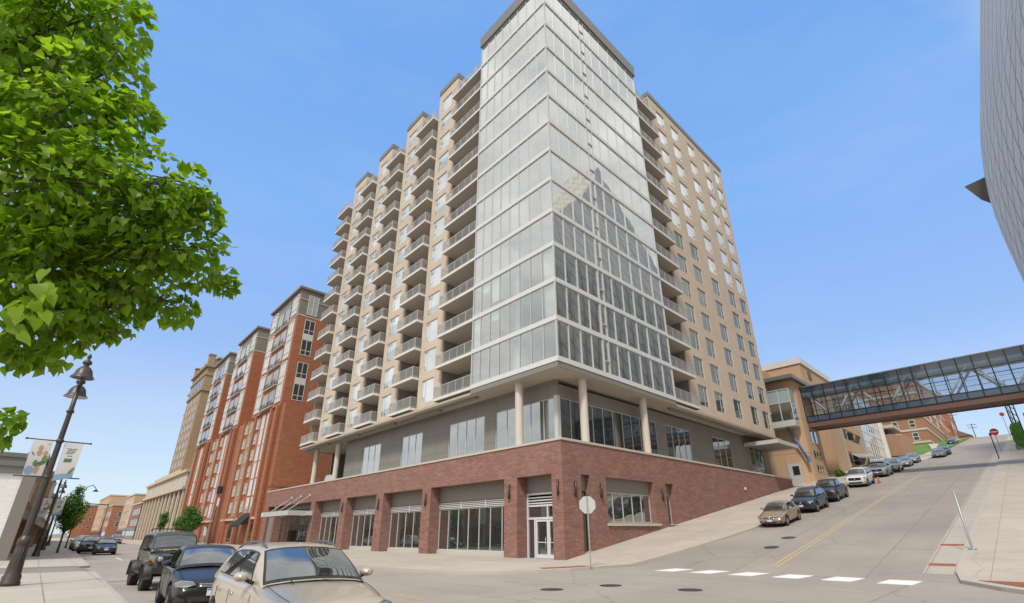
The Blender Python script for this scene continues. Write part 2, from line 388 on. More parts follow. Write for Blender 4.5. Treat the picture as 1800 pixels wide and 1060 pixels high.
scn.cycles.max_bounces = 8; scn.cycles.transparent_max_bounces = 24; scn.cycles.glossy_bounces = 4; scn.cycles.sample_clamp_indirect = 6
# ------------------------------------------------------------------ ground, roads, pavements
def bn(a): return -22.7 + .026*a        # near kerb of the main street
BS = [-1500, -60, -40, -24, -20, -16, -14, -12, -10, -8, -6, -4, -2, 0, 60, 120, 195, 200, 205, 210, 215, 220, 225, 420, 2000]
g = MB(W)
AS = [-1500, -200, -60, 0, .94, .96, 61.5, 61.6, 200, 420, 2500]
def ground_z(a, b): return -.02 if (.95 < a < 61.55 and -1 <= b <= 44.2) else road_z(b)-.09
g.grid([[(a, b, ground_z(a, b)) for a in AS] for b in sorted(BS+[44.1, 44.3])], smooth=False)
struct('ground', g, mat('bare_ground', (.22,.20,.17), .95, var=.2, scale=.05), recalc=False)
g = MB(W)
bb = [b for b in BS if -40 <= b <= 0]; aa = [-60, -30, 0, 30, 60, 120, 200, 420]
g.grid([[(a, b, road_z(b)) for a in aa] for b in bb], smooth=True, uv=[[(a, b) for a in aa] for b in bb])
struct('main_street', g, M['road'])
g = MB(W)
bb = [b for b in BS if 0 <= b <= 420]
g.grid([[(a, b, road_z(b)) for a in (-30, -20, -10, -3)] for b in bb], uv=[[(a, b) for a in (-30, -20, -10, -3)] for b in bb])
M['hillroad'] = panels('hill_road_concrete', (.325,.285,.248), 5.4, 6.0, .026, .42, .75, var=.05, stain=.42, vscale=.14, crack=.9, streak=(1.5,.07))
struct('hill_street', g, M['hillroad'])
def walk(name, outer, inner, h=.13, m='walk', kerb=.16, n=1, both=False, uvfn=None):
    """raised pavement slab between two matching polylines; kerb stone along the outer one"""
    g = MB(W)
    def zz(p): return road_z(p[1]) + h
    outer2 = []
    for i, p in enumerate(outer):
        q = inner[i]; d = math.hypot(q[0]-p[0], q[1]-p[1]); t = kerb/d if d else 0
        outer2.append((p[0]+(q[0]-p[0])*t, p[1]+(q[1]-p[1])*t))
    rows = []
    for k in range(n+1):
        rows.append([(o[0]+(q[0]-o[0])*k/n, o[1]+(q[1]-o[1])*k/n) for o, q in zip(outer2, inner)])
    g.grid([[(x, y, road_z(y)+h) for x, y in r] for r in rows], 0, False, uv=[[(x, y) for x, y in r] for r in rows])
    g.grid([[(x, y, road_z(y)+h-.012) for x, y in outer], [(x, y, road_z(y)+h) for x, y in outer2]], 1, False)
    g.grid([[(x, y, road_z(y)-.06) for x, y in outer], [(x, y, road_z(y)+h-.012) for x, y in outer]], 1, False)
    if both: g.grid([[(x, y, road_z(y)-.06) for x, y in inner], [(x, y, road_z(y)+h) for x, y in inner]], 1, False)
    for k in (0, -1):
        o, q = outer[k], inner[k]
        g.quad([(o[0], o[1], road_z(o[1])-.06), (q[0], q[1], road_z(q[1])-.06), (q[0], q[1], road_z(q[1])+h), (o[0], o[1], road_z(o[1])+h-.012)], 1)
    struct(name, g, [M[m], M['kerb']])
HB = [14, 30, 60, 80, 84, 105, 125, 132, 160, 195, 200, 205, 210, 215, 220, 225, 400]
def hk(b): return -9.5 if 84 <= b <= 125 else -7.2
outer = [(420,-10.2),(200,-10.2),(100,-10.2),(60,-10.2),(20,-10.2),(6,-10.3),(2,-10.1),(-1.2,-9.6),(-3.0,-8.1),(-4.0,-6.6),(-4.7,-5.0),(-5.0,-3),(-5.2,-.4),(-5.5,2),(-6,4.3),(-6.6,8),(-7.1,12)]+[(hk(b), b) for b in HB]
inner = [(420,0),(200,0),(100,0),(60,0),(20,0),(6,0),(4,0),(3,0),(2.4,0),(1.9,0),(1.3,0),(.8,0),(.5,.1),(.5,2),(.5,4.3),(.5,8),(.5,12)]+[(.5, b) for b in HB]
walk('sidewalk', outer, inner, m='walk_plain', n=6)
walk('sidewalk', [(-13,bn(-13)),(-4,bn(-4)),(6,bn(6)),(12.4,bn(12.4)),(13.0,bn(13)-.5)], [(-13,-40),(-4,-40),(6,-40),(12.4,-40),(13.0,-40)], n=5)
walk('sidewalk', [(19.0,bn(19)-.5),(19.6,bn(19.6)),(60,bn(60)),(120,bn(120)),(200,bn(200)),(420,bn(420))], [(19,-40),(19.6,-40),(60,-40),(120,-36),(200,-34),(420,-30)], n=5)
g = MB(W); aa = [13.02, 18.98]; rr = [-40, -30, bn(16)-.55]
g.grid([[(a, b, .05) for a in aa] for b in rr], 0, False, uv=[[(a, b) for a in aa] for b in rr])
g.quad([(13.02, bn(16)-.55, .05), (18.98, bn(16)-.55, .05), (18.98, bn(16)-.1, .004), (13.02, bn(16)-.1, .004)])
struct('alley', g, panels('grey_pavers', (.24,.225,.21), .4, .2, .01, .6, .85, var=.1, stain=.2, offset=.5))
# right-hand pavement of the hill street and its rounded corner
arc = [(-45,-6.6),(-27,-6.4),(-24.2,-5.7),(-22,-4.3),(-20.4,-2.4),(-19.2,-.2),(-18.95,1.4)]
outer = arc+[(-18.9,8)]+[(-18.9, b) for b in (30,60,84,86,89,90)]
inner = [(-45,-4),(-45,-3),(-45,-2),(-45,-1),(-45,0),(-45,1),(-45,1.4),(-45,8)]+[(-45,b) for b in (30,60,84,86,89,90)]
walk('sidewalk', outer, inner, m='walk_plain', n=5, kerb=.2)
walk('sidewalk', [(-18.9,b) for b in (97,125,160,195,205,215,225,400)], [(-24,b) for b in (97,125,160,195,205,215,225,400)], m='walk_plain', n=2)
# flat gutter pan along the right kerb, with two rusty steel drain covers
g = MB(W)
bs = [1.2,8,30,60,90]
g.grid([[(a, b, road_z(b)+.006) for b in bs] for a in (-18.86,-17.9)], 0, False, uv=[[(a, b) for b in bs] for a in (-18.86,-17.9)])
struct('gutter', g, panels('gutter_concrete', (.42,.375,.33), 3.0, 3.2, .03, .5, .8, var=.04, stain=.25))
def plate(name, quad, m, label, cat, dz=.012, th=.03):
    c = [sum(p[i] for p in quad)/4 for i in (0,1)]; loc = W(c[0], c[1], road_z(c[1])+dz)
    g = MB(W)
    top = [(p[0], p[1], road_z(p[1])+dz) for p in quad]; bot = [(x, y, z-th) for x, y, z in top]
    g.add(top+bot, [(0,1,2,3),(7,6,5,4),(0,4,5,1),(1,5,6,2),(2,6,7,3),(3,7,4,0)])
    o = solo(name, g, M[m], label, cat, loc); return o
for b, lab in ((2.7, 'rusty steel drain cover in the gutter nearest the corner'), (7.1, 'rusty steel drain cover farther up the gutter beside the bare post')):
    plate('drain_cover', [(-18.82,b),(-17.95,b),(-17.95,b+.42),(-18.82,b+.42)], 'rust', lab, 'drain cover')
# rust-red tactile warning strips set in the corners
def tact(pts_o, pts_i, label):
    g = MB(W)
    z = .13+.012
    g.grid([[(x, y, road_z(y)+z) for x, y in pts_o], [(x, y, road_z(y)+z) for x, y in pts_i]], 0, False)
    g.grid([[(x, y, road_z(y)+.06) for x, y in pts_o], [(x, y, road_z(y)+z) for x, y in pts_o]], 0, False)
    g.grid([[(x, y, road_z(y)+.06) for x, y in pts_i], [(x, y, road_z(y)+z) for x, y in pts_i]], 0, False)
    solo('warning_strip', g, M['rust'], label, 'paving strip', W(pts_o[0][0], pts_o[0][1], .3))
tact([(-26.9,-6.0),(-24.3,-5.3),(-22.3,-4.0),(-20.8,-2.2),(-19.7,-.3)], [(-26.6,-4.8),(-24.7,-4.2),(-23.2,-3.0),(-22.1,-1.5),(-21.3,-.2)], 'rust red tactile paving strip curving round the right-hand corner')
tact([(-3.9,-6.1),(-4.35,-5.2),(-4.6,-4.4),(-4.75,-3.4)], [(-3.3,-5.8),(-3.75,-5.0),(-4.0,-4.2),(-4.15,-3.4)], 'rust red tactile paving strip by the back of the stop sign')
# markings
a0 = -7.72
for i in range(6):
    w = 1.05; x = a0-i*1.86
    plate('crosswalk_stripe', [(x,-2.1),(x-w,-2.1),(x-w-.0,-.02),(x,-.02)], 'white_paint', 'white crosswalk bar across the foot of the hill street', 'road marking', .006, .004)['group'] = 'crosswalk bars at the foot of the hill'
plate('crosswalk_stripe', [(-17.0,-10.4),(-18.3,-10.4),(-18.3,-8.9),(-17.0,-8.9)], 'white_paint', 'lone white bar at the bottom edge in front of the other crosswalk bars', 'road marking', .006, .004)
def lines(name, m, segs, wdt, lift=.006):
    g = MB(W)
    for (p, q) in segs:
        d = Vector((q[0]-p[0], q[1]-p[1])); L = d.length; nrm = Vector((-d.y, d.x))/L*wdt/2; k = max(1, int(L/6))
        r0 = [(p[0]+d.x*i/k+nrm.x, p[1]+d.y*i/k+nrm.y) for i in range(k+1)]; r1 = [(p[0]+d.x*i/k-nrm.x, p[1]+d.y*i/k-nrm.y) for i in range(k+1)]
        g.grid([[(x, y, road_z(y)+lift) for x, y in r0], [(x, y, road_z(y)+lift) for x, y in r1]], 0, False)
    struct(name, g, M[m])
seg = []
for x in (-12.1, -12.36): seg.append(((x, 1.2), (x+.15, 62)))
for k in range(18): seg.append(((-11.98, 64+k*9.5), (-11.96, 64+k*9.5+6.5)))
lines('centre_line', 'yellow_paint', seg, .11)
lines('centre_line', 'yellow_paint', [((-5.9,-15.55),(-8.1,-15.72)),((-5.9,-15.8),(-8.1,-15.97))]+[((x,-15.3),(180,-14.0)) for x in (30,)], .12)
lines('edge_line', 'white_paint', [((30,bn(30)+2.4),(36,bn(36)+2.4))], .12)
for a, b, lab in ((-12.9,-8.2,'iron manhole cover nearest the crosswalk'), (-10.0,-8.8,'iron manhole cover in the middle of the junction'), (-9.1,-11.1,'iron manhole cover nearest the beige car'), (-10.45,9.1,'iron manhole cover lying uphill of another, in front of the gold coupe'), (-10.5,6.0,'lower iron manhole cover at the foot of the hill street')):
    loc = W(a, b, road_z(b)+.01); g = MB(); s = (road_z(b+.4)-road_z(b-.4))/.8
    for r0, r1, mm in ((.0,.30,0),(.30,.34,1),(.34,.40,0)):
        n = 28; P = []
        for rr_ in (r0, r1):
            for i in range(n):
                c = Vector((rr_*math.cos(6.2832*i/n), rr_*math.sin(6.2832*i/n), 0)); bbv = c.dot(V); P.append((c.x, c.y, bbv*s))
        g.add(P, [(i, (i+1) % n, n+(i+1) % n, n+i) for i in range(n)], m=mm)
    o = bpy.data.objects.new('manhole_cover', g.mesh('manhole_cover', [M['iron'], M['black']], Vector((0,0,0)))); o.location = loc; COL.objects.link(o)
    o['label'] = lab; o['category'] = 'manhole cover'
# ------------------------------------------------------------------ the big corner apartment tower
L0 = W(0, 0, .35)
T = thing('apartment_tower', 'tall apartment tower with a glass corner, tan bays with balconies and a maroon brick base', 'building', L0)
NF = 13
def Z(k): return 13.1 + 3.155*k
GA, GB = 10.5, 17.05
# --- glass corner
PL = [0, .98, 2.2, 3.5, 4.8, 6.15, 7.5, 8.85, 9.95, GA]; PL = [0, 1.4, 2.75, 4.1, 5.4, 6.7, 8.0, 9.3, GA]
PR = [0, 1.4, 2.9, 4.3, 5.75, 6.6, 7.9, 9.6, 11.4, 13.2, 15.2, GB]
for k in range(NF):
    z0, z1 = Z(k)+.30, Z(k+1)-.06
    for face, P in (('L', PL), ('R', PR)):
        g = MB(W)
        for i in range(len(P)-1):
            j = [rnd(-.0025,.0025) for _ in range(4)]
            if face == 'L': g.quad([(P[i], .03+j[0], z0), (P[i+1], .03+j[1], z0), (P[i+1], .03+j[2], z1), (P[i], .03+j[3], z1)])
            else: g.quad([(.03+j[0], P[i], z0), (.03+j[1], P[i+1], z0), (.03+j[2], P[i+1], z1), (.03+j[3], P[i], z1)])
        gl = part('curtain_wall_glass', g, M['tower_glass' if k < 3 else 'tower_glass_pale'], T)
        g = MB(W)
        for i, x in enumerate(P[1:], 1):
            w = .045 if i < len(P)-1 else .09
            if face == 'L': g.box(x-w if i == len(P)-1 else x-w/2, x if i == len(P)-1 else x+w/2, -.05, .06, z0, z1)
            else: g.box(-.05, .06, x-w if i == len(P)-1 else x-w/2, x if i == len(P)-1 else x+w/2, z0, z1)
        if face == 'R':   # opening sash with a heavier frame
            g.box(-.065, .05, 5.78, 5.86, z0, z1); g.box(-.065, .05, 6.5, 6.57, z0, z1); g.box(-.065, .05, 5.86, 6.5, z0+.95, z0+1.03)
        for zz in (z0, z1-.03):
            if face == 'L': g.box(P[0]+.1, P[-1], -.04, .055, zz, zz+.03)
            else: g.box(-.04, .055, P[0]+.1, P[-1], zz, zz+.03)
        part('mullion', g, M['silver'], gl)
    g = MB(W); zb = Z(k)-.06; zt = Z(k)+.30
    g.box(-.07, GA, -.07, .07, zb, zt); g.box(-.07, .07, .07, GB, zb, zt)
    part('spandrel_band', g, M['white'], T)
    g = MB(W)
    g.box(.08, 10.4, .08, 16.9, Z(k)-.04, Z(k)+.26)
    part('floor_slab', g, M['lightwall'], T)
    if k >= 1:      # pale roller blinds behind many panes, denser upstairs to brighten the glass
        g = MB(W); pr = .1 if k < 3 else .9
        for i in range(len(PL)-1):
            if rnd(0,1) < (.35 if k < 3 else .85): g.box(PL[i]+.06, PL[i+1]-.06, .22, .23, z1-(z1-z0)*random.choice((.3,.8,1,1,1)), z1)
        for i in range(len(PR)-1):
            if rnd(0,1) < pr: g.box(.22, .23, PR[i]+.06, PR[i+1]-.06, z1-(z1-z0)*(random.choice((.6,1,1,1,1,1)) if k >= 3 else .4), z1)
            elif rnd(0,1) < .25: g.box(.22, .23, PR[i]+.06, PR[i]+.4, z0, z1)
        if g.v: part('roller_blind', g, M['blind'], T)
g = MB(W); zt = Z(NF)
g.box(-.05, .08, -.05, .08, Z(0)+.3, zt)
part('corner_mullion', g, M['silver'], T)
g = MB(W)
g.box(3.6, 10.38, 4.2, 16.8, 12.9, zt-.2); part('inner_wall', g, M['midwall'], T)
g = MB(W)
for k in range(NF):      # cross walls and furniture-high units inside the corner flats
    for (a0, a1, b0, b1, h) in ((.6,3.6,9.0,9.15,2.7),(5.2,5.35,.5,4.2,2.7),(1.0,3.5,4.1,4.25,2.7),(8.1,9.4,1.6,2.6,.9),(1.2,2.0,6.0,7.6,.9),(1.3,2.2,12,14,.8)):
        g.box(a0, a1, b0, b1, Z(k)+.26, Z(k)+.26+h)
part('partition_wall', g, M['midwall'], T)
g = MB(W)
for (x, y) in ((5.1,.85),(.85,3.8),(.85,12.4),(.9,8.2)):
    for k in range(NF): g.cyl(x, y, Z(k)+.26, Z(k+1)-.04, .28, n=12)
part('inner_column', g, M['lightwall'], T)
g = MB(W)
g.box(-.22, GA+.12, -.22, .3, zt-.02, zt+1.55); g.box(-.22, .3, .3, GB+.12, zt-.02, zt+1.55)
g.box(GA-.3, GA+.12, .3, GB+.12, zt-.02, zt+1.55); g.box(.3, GA-.3, GB-.3, GB+.12, zt-.02, zt+1.55)
g.box(.3, GA-.3, .3, GB-.3, zt-.02, zt+.2)
part('roof_parapet', g, M['cap'], T)
# --- soffit, fascia
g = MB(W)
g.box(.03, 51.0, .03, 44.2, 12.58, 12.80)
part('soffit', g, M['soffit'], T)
g = MB(W)
g.box(.0, GA, -.02, .35, 12.62, 13.03); g.box(-.02, .35, .35, GB, 12.62, 13.03)
g.box(GA, 16.4, .62, 1.0, 12.42, 12.9)
for i in range(4):
    s = 16.4+8.65*i; g.box(s, s+4.35, .70, 1.2, 12.30, 13.05); g.box(s+4.35, s+8.65, .92, 1.3, 12.35, 12.82)
g.box(.66, 1.0, GB, 44.3, 12.38, 13.1)
part('fascia', g, M['gray_plain'], T)
# --- solid body behind the facades
g = MB(W)
g.box(GA, 51.0, 2.95, 44.0, 12.9, Z(NF)-.5); g.box(2.5, GA, GB-.2, 44.0, 12.9, Z(NF)-.5)
part('wall', g, M['gray'], T)
g = MB(W); g.box(51.0, 51.25, 1.2, 44, 12.4, Z(NF)-.2); part('end_wall', g, M['tan'], T)
# --- left facade: tan bays, their windows, niches with balconies
BAY = [(16.55+8.65*i, 20.75+8.65*i) for i in range(4)]
WL0, WL1, WZ0, WZ1 = 1.25, 3.5, .5, 2.85
for (s, e) in BAY:
    g = MB(W); top = Z(NF)+1.05
    g.box(s, s+WL0, .8, 2.95, 13.05, top); g.box(s+WL1, e, .8, 2.95, 13.05, top)
    for k in range(NF+1):
        za = 13.05 if k == 0 else Z(k-1)+WZ1; zb = Z(k)+WZ0 if k < NF else top
        g.box(s+WL0, s+WL1, .8, 2.95, za, zb)
    g.box(s-.04, s, 1.0, 2.95, 13.05, top-.8, 1)
    bw = part('tan_bay', g, [M['tan'], M['gray_plain']], T)
    g = MB(W); g.box(s-.06, e+.06, .70, 3.0, top, top+.75); part('coping', g, M['cap'], bw)
g = MB(W); a0, a1 = WL0, WL1
g.box(a0, a0+.06, .86, .96, WZ0, WZ1); g.box(a1-.06, a1, .86, .96, WZ0, WZ1); g.box(a0+.06, a1-.06, .86, .96, WZ1-.06, WZ1); g.box(a0+.06, a1-.06, .86, .96, WZ0, WZ0+.06)
g.box(a1-.62, a1-.56, .865, .955, WZ0+.06, WZ1-.06); g.box(a1-.56, a1-.06, .865, .955, WZ0+.62, WZ0+.68)
fr = g; g2 = MB(W); g2.quad([(a0+.05,.91,WZ0+.05),(a1-.05,.915,WZ0+.05),(a1-.05,.905,WZ1-.05),(a0+.05,.91,WZ1-.05)])
VAR = []
for hb in (.0, .35, .6):
    q_ = MB(W); zs = WZ0+.05+(WZ1-WZ0-.1)*hb
    if hb: q_.quad([(a0+.05,.91,WZ0+.05),(a1-.05,.913,WZ0+.05),(a1-.05,.913,zs),(a0+.05,.91,zs)], 1)
    q_.quad([(a0+.05,.91,zs),(a1-.05,.913,zs),(a1-.05,.908,WZ1-.05),(a0+.05,.91,WZ1-.05)], 0)
    VAR.append(q_.mesh('pane', [M['win_blind'], M['win_glass']], W(0,0,0)))
def off(a=0, b=0, z=0): return a*U + b*V + Vector((0,0,z))
base = None
for i, (s, e) in enumerate(BAY):
    for k in range(NF):
        o_ = off(s, 0, Z(k))
        if base is None:
            w = bpy.data.objects.new('picture_window', fr.mesh('picture_window', [M['white']], W(0,0,0))); link(w, T); w.location = W(0,0,0)-L0
            pn = bpy.data.objects.new('pane', VAR[0]); link(pn, w); base = w; home = w.location.copy(); w.location = home+o_
        else:
            c = base.copy(); COL.objects.link(c); c.location = home+o_; c.parent = T
            d = base.children[0].copy(); COL.objects.link(d); d.parent = c
            d.data = random.choice((VAR[0], VAR[0], VAR[1], VAR[2]))
# niche back walls with sliding doors
for (s, e) in ((GA,16.55),(20.75,25.2),(29.4,33.85),(38.05,42.5),(46.7,51.0)):
    g = MB(W); d0 = s+(.35 if e-s > 5 else .25); d1 = d0+(3.6 if e-s > 5 else 2.7)
    for k in range(NF):
        z0 = Z(k)+.22; z1 = Z(k)+2.5
        g.box(d0, d1, 2.90, 2.94, z0, z1, 1)
        for x in (d0, (d0*2+d1)/3, (d0+2*d1)/3, d1-.07): g.box(x, x+.07, 2.86, 2.90, z0, z1, 2)
        g.box(d0, d1, 2.86, 2.90, z1, z1+.07, 2)
        g.box(d1, e-.05, 2.90, 2.94, z0-.1, z1+.6, 0)
    part('balcony_door', g, [M['gray_plain'], M['dark_glass'], M['silver']], T)
def balcony(s, e, b1, ret0=True, ret1=True, fn=W, swap=False):
    """slab and railing in one storey, z from 0 = floor datum; swap: runs along b with front at a=0"""
    P = (lambda x, y, z: (y, x, z)) if swap else (lambda x, y, z: (x, y, z))
    def bx(g, x0, x1, y0, y1, z0, z1, m=0):
        if swap: g.box(y0, y1, x0, x1, z0, z1, m)
        else: g.box(x0, x1, y0, y1, z0, z1, m)
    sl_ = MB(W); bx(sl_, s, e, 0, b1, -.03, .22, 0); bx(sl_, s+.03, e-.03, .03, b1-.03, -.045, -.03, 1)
    r = MB(W); t0, t1 = .30, 1.28
    bx(r, s+.03, e-.03, .05, .10, t1, t1+.045); bx(r, s+.03, e-.03, .055, .095, t0, t0+.035)
    n = int((e-s)/1.15); 
    for i in range(n+1):
        x = s+.05+(e-s-.1)*i/n; bx(r, x-.025, x+.025, .045, .105, .22, t1)
    m_ = int((e-s)/.115)
    for i in range(1, m_):
        x = s+.05+(e-s-.1)*i/m_; bx(r, x-.012, x+.012, .066, .084, t0+.035, t1)
    for q, on in ((s+.05, ret0), (e-.05, ret1)):
        if not on: continue
        bx(r, q-.02, q+.02, .10, .80, t1, t1+.045); bx(r, q-.017, q+.017, .10, .80, t0, t0+.035)
        for i in range(1, 7): y = .10+.7*i/6.5; bx(r, q-.009, q+.009, y-.012, y+.012, t0+.035, t1)
    return sl_, r
specs = [(GA+.02,16.5,2.86,False,True,False),(20.8,25.2,2.86,True,True,False),(29.45,33.85,2.86,True,True,False),(38.1,42.5,2.86,True,True,False),(46.75,51.2,2.86,True,True,False),(GB+.02,22.1,2.4,False,True,True)]
for (s, e, b1, r0, r1, sw) in specs:
    ms, mr_ = balcony(s, e, b1, r0, r1, swap=sw)
    o = bpy.data.objects.new('balcony', ms.mesh('balcony', [M['slab'], M['soffit']], W(0,0,0))); link(o, T)
    rl = bpy.data.objects.new('railing', mr_.mesh('railing', [M['rail']], W(0,0,0))); link(rl, o)
    hm = W(0,0,0)-L0; o.location = hm+Vector((0,0,Z(0)))
    for k in range(1, NF):
        c = o.copy(); COL.objects.link(c); c.location = hm+Vector((0,0,Z(k))); c.parent = T
        d = rl.copy(); COL.objects.link(d); d.parent = c
# chairs and planters on some balconies
# --- right facade: tan wall with punched windows, behind the balcony stack
RB0, RB1, RZ0, RZ1 = 22.0, 44.3, .85, 3.08
cols = [(23.8,25.95),(27.75,29.95),(32.65,34.8),(37.7,39.8),(41.45,43.5)]
g = MB(W); top = Z(NF)+1.15
edges = [RB0]+[x for c in cols for x in c]+[RB1]
for i in range(0, len(edges), 2): g.box(.8, 2.5, edges[i], edges[i+1], 13.1, top)
for (p, q) in cols:
    for k in range(NF+1):
        g.box(.8, 2.5, p, q, 13.1 if k == 0 else Z(k-1)+RZ1, Z(k)+RZ0 if k < NF else top)
tw = part('tan_wall', g, M['tan'], T)
g = MB(W); g.box(.7, 2.9, RB0-.06, RB1+.08, top, top+.7); part('coping', g, M['cap'], tw)
g = MB(W); g.box(.9, 2.5, RB0-.04, RB0, 13.1, top-.3); g.box(2.35, 2.5, GB, RB0-.05, 12.9, Z(NF)-.3); part('balcony_wall', g, M['gray_plain'], T)
g = MB(W)
for k in range(NF):
    g.box(2.30, 2.34, 17.6, 20.6, Z(k)+.22, Z(k)+2.5, 0)
    for x in (17.55, 19.05, 20.55): g.box(2.26, 2.30, x, x+.08, Z(k)+.22, Z(k)+2.55, 1)
part('balcony_door', g, [M['dark_glass'], M['silver']], T)
base = None
for ci, (p, q) in enumerate(cols):
    wdt = 2.15
    for k in range(NF):
        if base is None:
            g = MB(W); a0, a1 = .87, .97
            g.box(a0, a1, 0, .06, RZ0, RZ1); g.box(a0, a1, wdt-.06, wdt, RZ0, RZ1); g.box(a0, a1, .06, wdt-.06, RZ1-.06, RZ1); g.box(a0, a1, .06, wdt-.06, RZ0, RZ0+.06)
            g.box(a0, a1-.02, wdt-.72, wdt-.66, RZ0+.06, RZ1-.06); g.box(a0, a1-.02, wdt-.66, wdt-.06, RZ0+.6, RZ0+.66)
            o = bpy.data.objects.new('casement_window', g.mesh('casement_window', [M['silver']], W(0,0,0))); link(o, T)
            g2 = MB(W); g2.quad([(.92,.05,RZ0+.05),(.925,wdt-.05,RZ0+.05),(.918,wdt-.05,RZ1-.05),(.92,.05,RZ1-.05)])
            pn = bpy.data.objects.new('pane', g2.mesh('pane', [M['casement_dark']], W(0,0,0))); link(pn, o); base = o; c = o
        else:
            c = base.copy(); COL.objects.link(c); c.parent = T
            d = base.children[0].copy(); COL.objects.link(d); d.parent = c
            if k > 6 or (k == 6 and ci > 1) or rnd(0,1) < .06: d.material_slots[0].link = 'OBJECT'; d.material_slots[0].material = M['win_blind']
        c.location = hm+off(0, p, Z(k))
# glazed back corner just showing past the right edge
g = MB(W)
for k in range(NF): g.box(1.0, 2.6, RB1+.02, RB1+.9, Z(k)+.0, Z(k)+.22, 0); g.box(1.02, 1.06, RB1+.05, RB1+.86, Z(k)+.3, Z(k)+1.3, 1)
part_each('rear_balcony', g, [M['slab'], M['rail']], T)
# --- set-back grey storey over the brick base
DK = 7.72
g = MB(Wp); zt = 12.6
def wallrun(g, fixed, lo, hi, holes, z0, z1, hz0, hz1, axis, th=.25, m=0):
    """wall with rectangular holes. axis 'a': runs along a at b=fixed; axis 'b': runs along b at a=fixed"""
    def bx(p, q, r, s):
        if q-p < 1e-4 or s-r < 1e-4: return
        if axis == 'a': g.box(p, q, fixed, fixed+th, r, s, m)
        else: g.box(fixed, fixed+th, p, q, r, s, m)
    x = lo
    for (p, q) in sorted(holes):
        bx(x, p, z0, z1); bx(p, q, z0, hz0); bx(p, q, hz1, z1); x = q
    bx(x, hi, z0, z1)
wallrun(g, 2.1, 2.1, 39.6, [(2.1,9.5),(11.0,16.55),(21.25,25.5),(30.2,34.8)], DK, zt, DK+.12, 11.22, 'a')
wallrun(g, 2.1, 2.35, 44.2, [(2.35,16.5),(18.2,23.2),(28.2,33.0),(38.3,42.6)], DK, zt-.4, DK+.12, 11.22, 'b')
g.box(39.35, 39.6, 2.35, 8.0, DK, zt); g.box(39.6, 51.0, 8.0, 8.2, DK, zt); g.box(50.8, 51.0, 5.0, 8.0, DK, zt)
part('grey_wall', g, M['gray'], T)
g = MB(W); g.box(2.6, 39.3, 6.5, 6.7, DK, zt-.05); g.box(6.5, 6.7, 6.7, 44, DK, zt-.05); part('inner_wall', g, M['midwall'], T)
def glazing(name, axis, fixed, p, q, z0, z1, step, gm, fm, rails=(), fw=.06, fn=Wp, parent=T, depth=.08):
    n = max(1, round((q-p)/step)); g = MB(fn); h = MB(fn)
    def bx(b_, x0, x1, d0, d1, r, s, m=0):
        if axis == 'a': b_.box(x0, x1, fixed+d0, fixed+d1, r, s, m)
        else: b_.box(fixed+d0, fixed+d1, x0, x1, r, s, m)
    for i in range(n+1):
        x = p+(q-p)*i/n; x0 = x if i == 0 else (x-fw if i == n else x-fw/2); bx(h, x0, x0+fw, -depth/2, depth/2, z0, z1)
    xs = [p+(q-p)*i/n for i in range(n+1)]
    for i in range(n):
        x0 = xs[i]+(fw if i == 0 else fw/2); x1 = xs[i+1]-(fw if i == n-1 else fw/2)
        for zz in (z0, z1-fw)+tuple(rails): bx(h, x0, x1, -depth/2+.004, depth/2-.004, zz, zz+fw)
        j = rnd(-.004,.004)
        pts = [(xs[i],j,z0),(xs[i+1],-j,z0),(xs[i+1],j,z1),(xs[i],-j,z1)]
        g.quad([(x, fixed+d, z) for x, d, z in pts] if axis == 'a' else [(fixed+d, x, z) for x, d, z in pts])
    fo = part(name, h, M[fm], parent); part('pane', g, M[gm], fo); return fo
for (p, q) in ((2.2,9.5),(11.0,16.55),(21.25,25.5),(30.2,34.8)): glazing('ribbon_window', 'a', 2.2, p, q, DK+.12, 11.22, 1.38, 'win_glass', 'silver')
for (p, q) in ((2.35,16.5),(18.2,23.2),(28.2,33.0),(38.3,42.6)): glazing('ribbon_window', 'b', 2.2, p, q, DK+.12, 11.22, 1.42, 'dark_glass', 'silver')
g = MB(Wp); g.box(1.98, 2.34, 1.98, 2.34, DK, 11.3); part('corner_post', g, M['silver'], T)
for (x, y) in ((5.1,.85),(.85,3.8),(.85,12.4),(41.0,1.6),(48.2,1.6)):
    g = MB(W); r = .56 if x < 20 else .5
    g.cyl(x, y, DK-.02, 12.6, .33, n=24); part('column', g, M['column'], T)
g = MB(W)      # covered furniture on the left terrace
g.add([(44.6+1.3*math.cos(t)*s, 2.6+.7*math.sin(t)*s, DK+.05+zz) for s, zz in ((1,0),(1.02,.5),(.8,1.1),(.45,.8)) for t in [i*.524 for i in range(12)]], [(r*12+i, r*12+(i+1) % 12, (r+1)*12+(i+1) % 12, (r+1)*12+i) for r in range(3) for i in range(12)], smooth=True)
solo('covered_furniture', g, mat('grey_tarpaulin', (.4,.4,.4), .6, var=.25, scale=3), 'grey tarpaulin draped over furniture on the left terrace', 'tarpaulin', W(44.6,2.6,DK+.05))
# --- maroon brick base
PIL = [(-.0,1.0),(4.5,5.9),(15.85,17.25),(24.5,26.0),(33.1,34.6),(42.1,43.4)]
HD = 5.47
def gz(b): return .30+.1518*max(b, 0)
g = MB(Wp)
g.box(0, 61.8, 0, 1.2, HD, 7.55)
for (p, q) in PIL[1:]: g.box(p, q, -.003, 1.25, .1, HD)
g.box(.0, 1.0, 0, 1.2, .1, HD)
g.box(60.2, 61.8, 0, 1.2, .1, HD); g.box(56.6, 57.3, 0, 1.2, .1, HD)
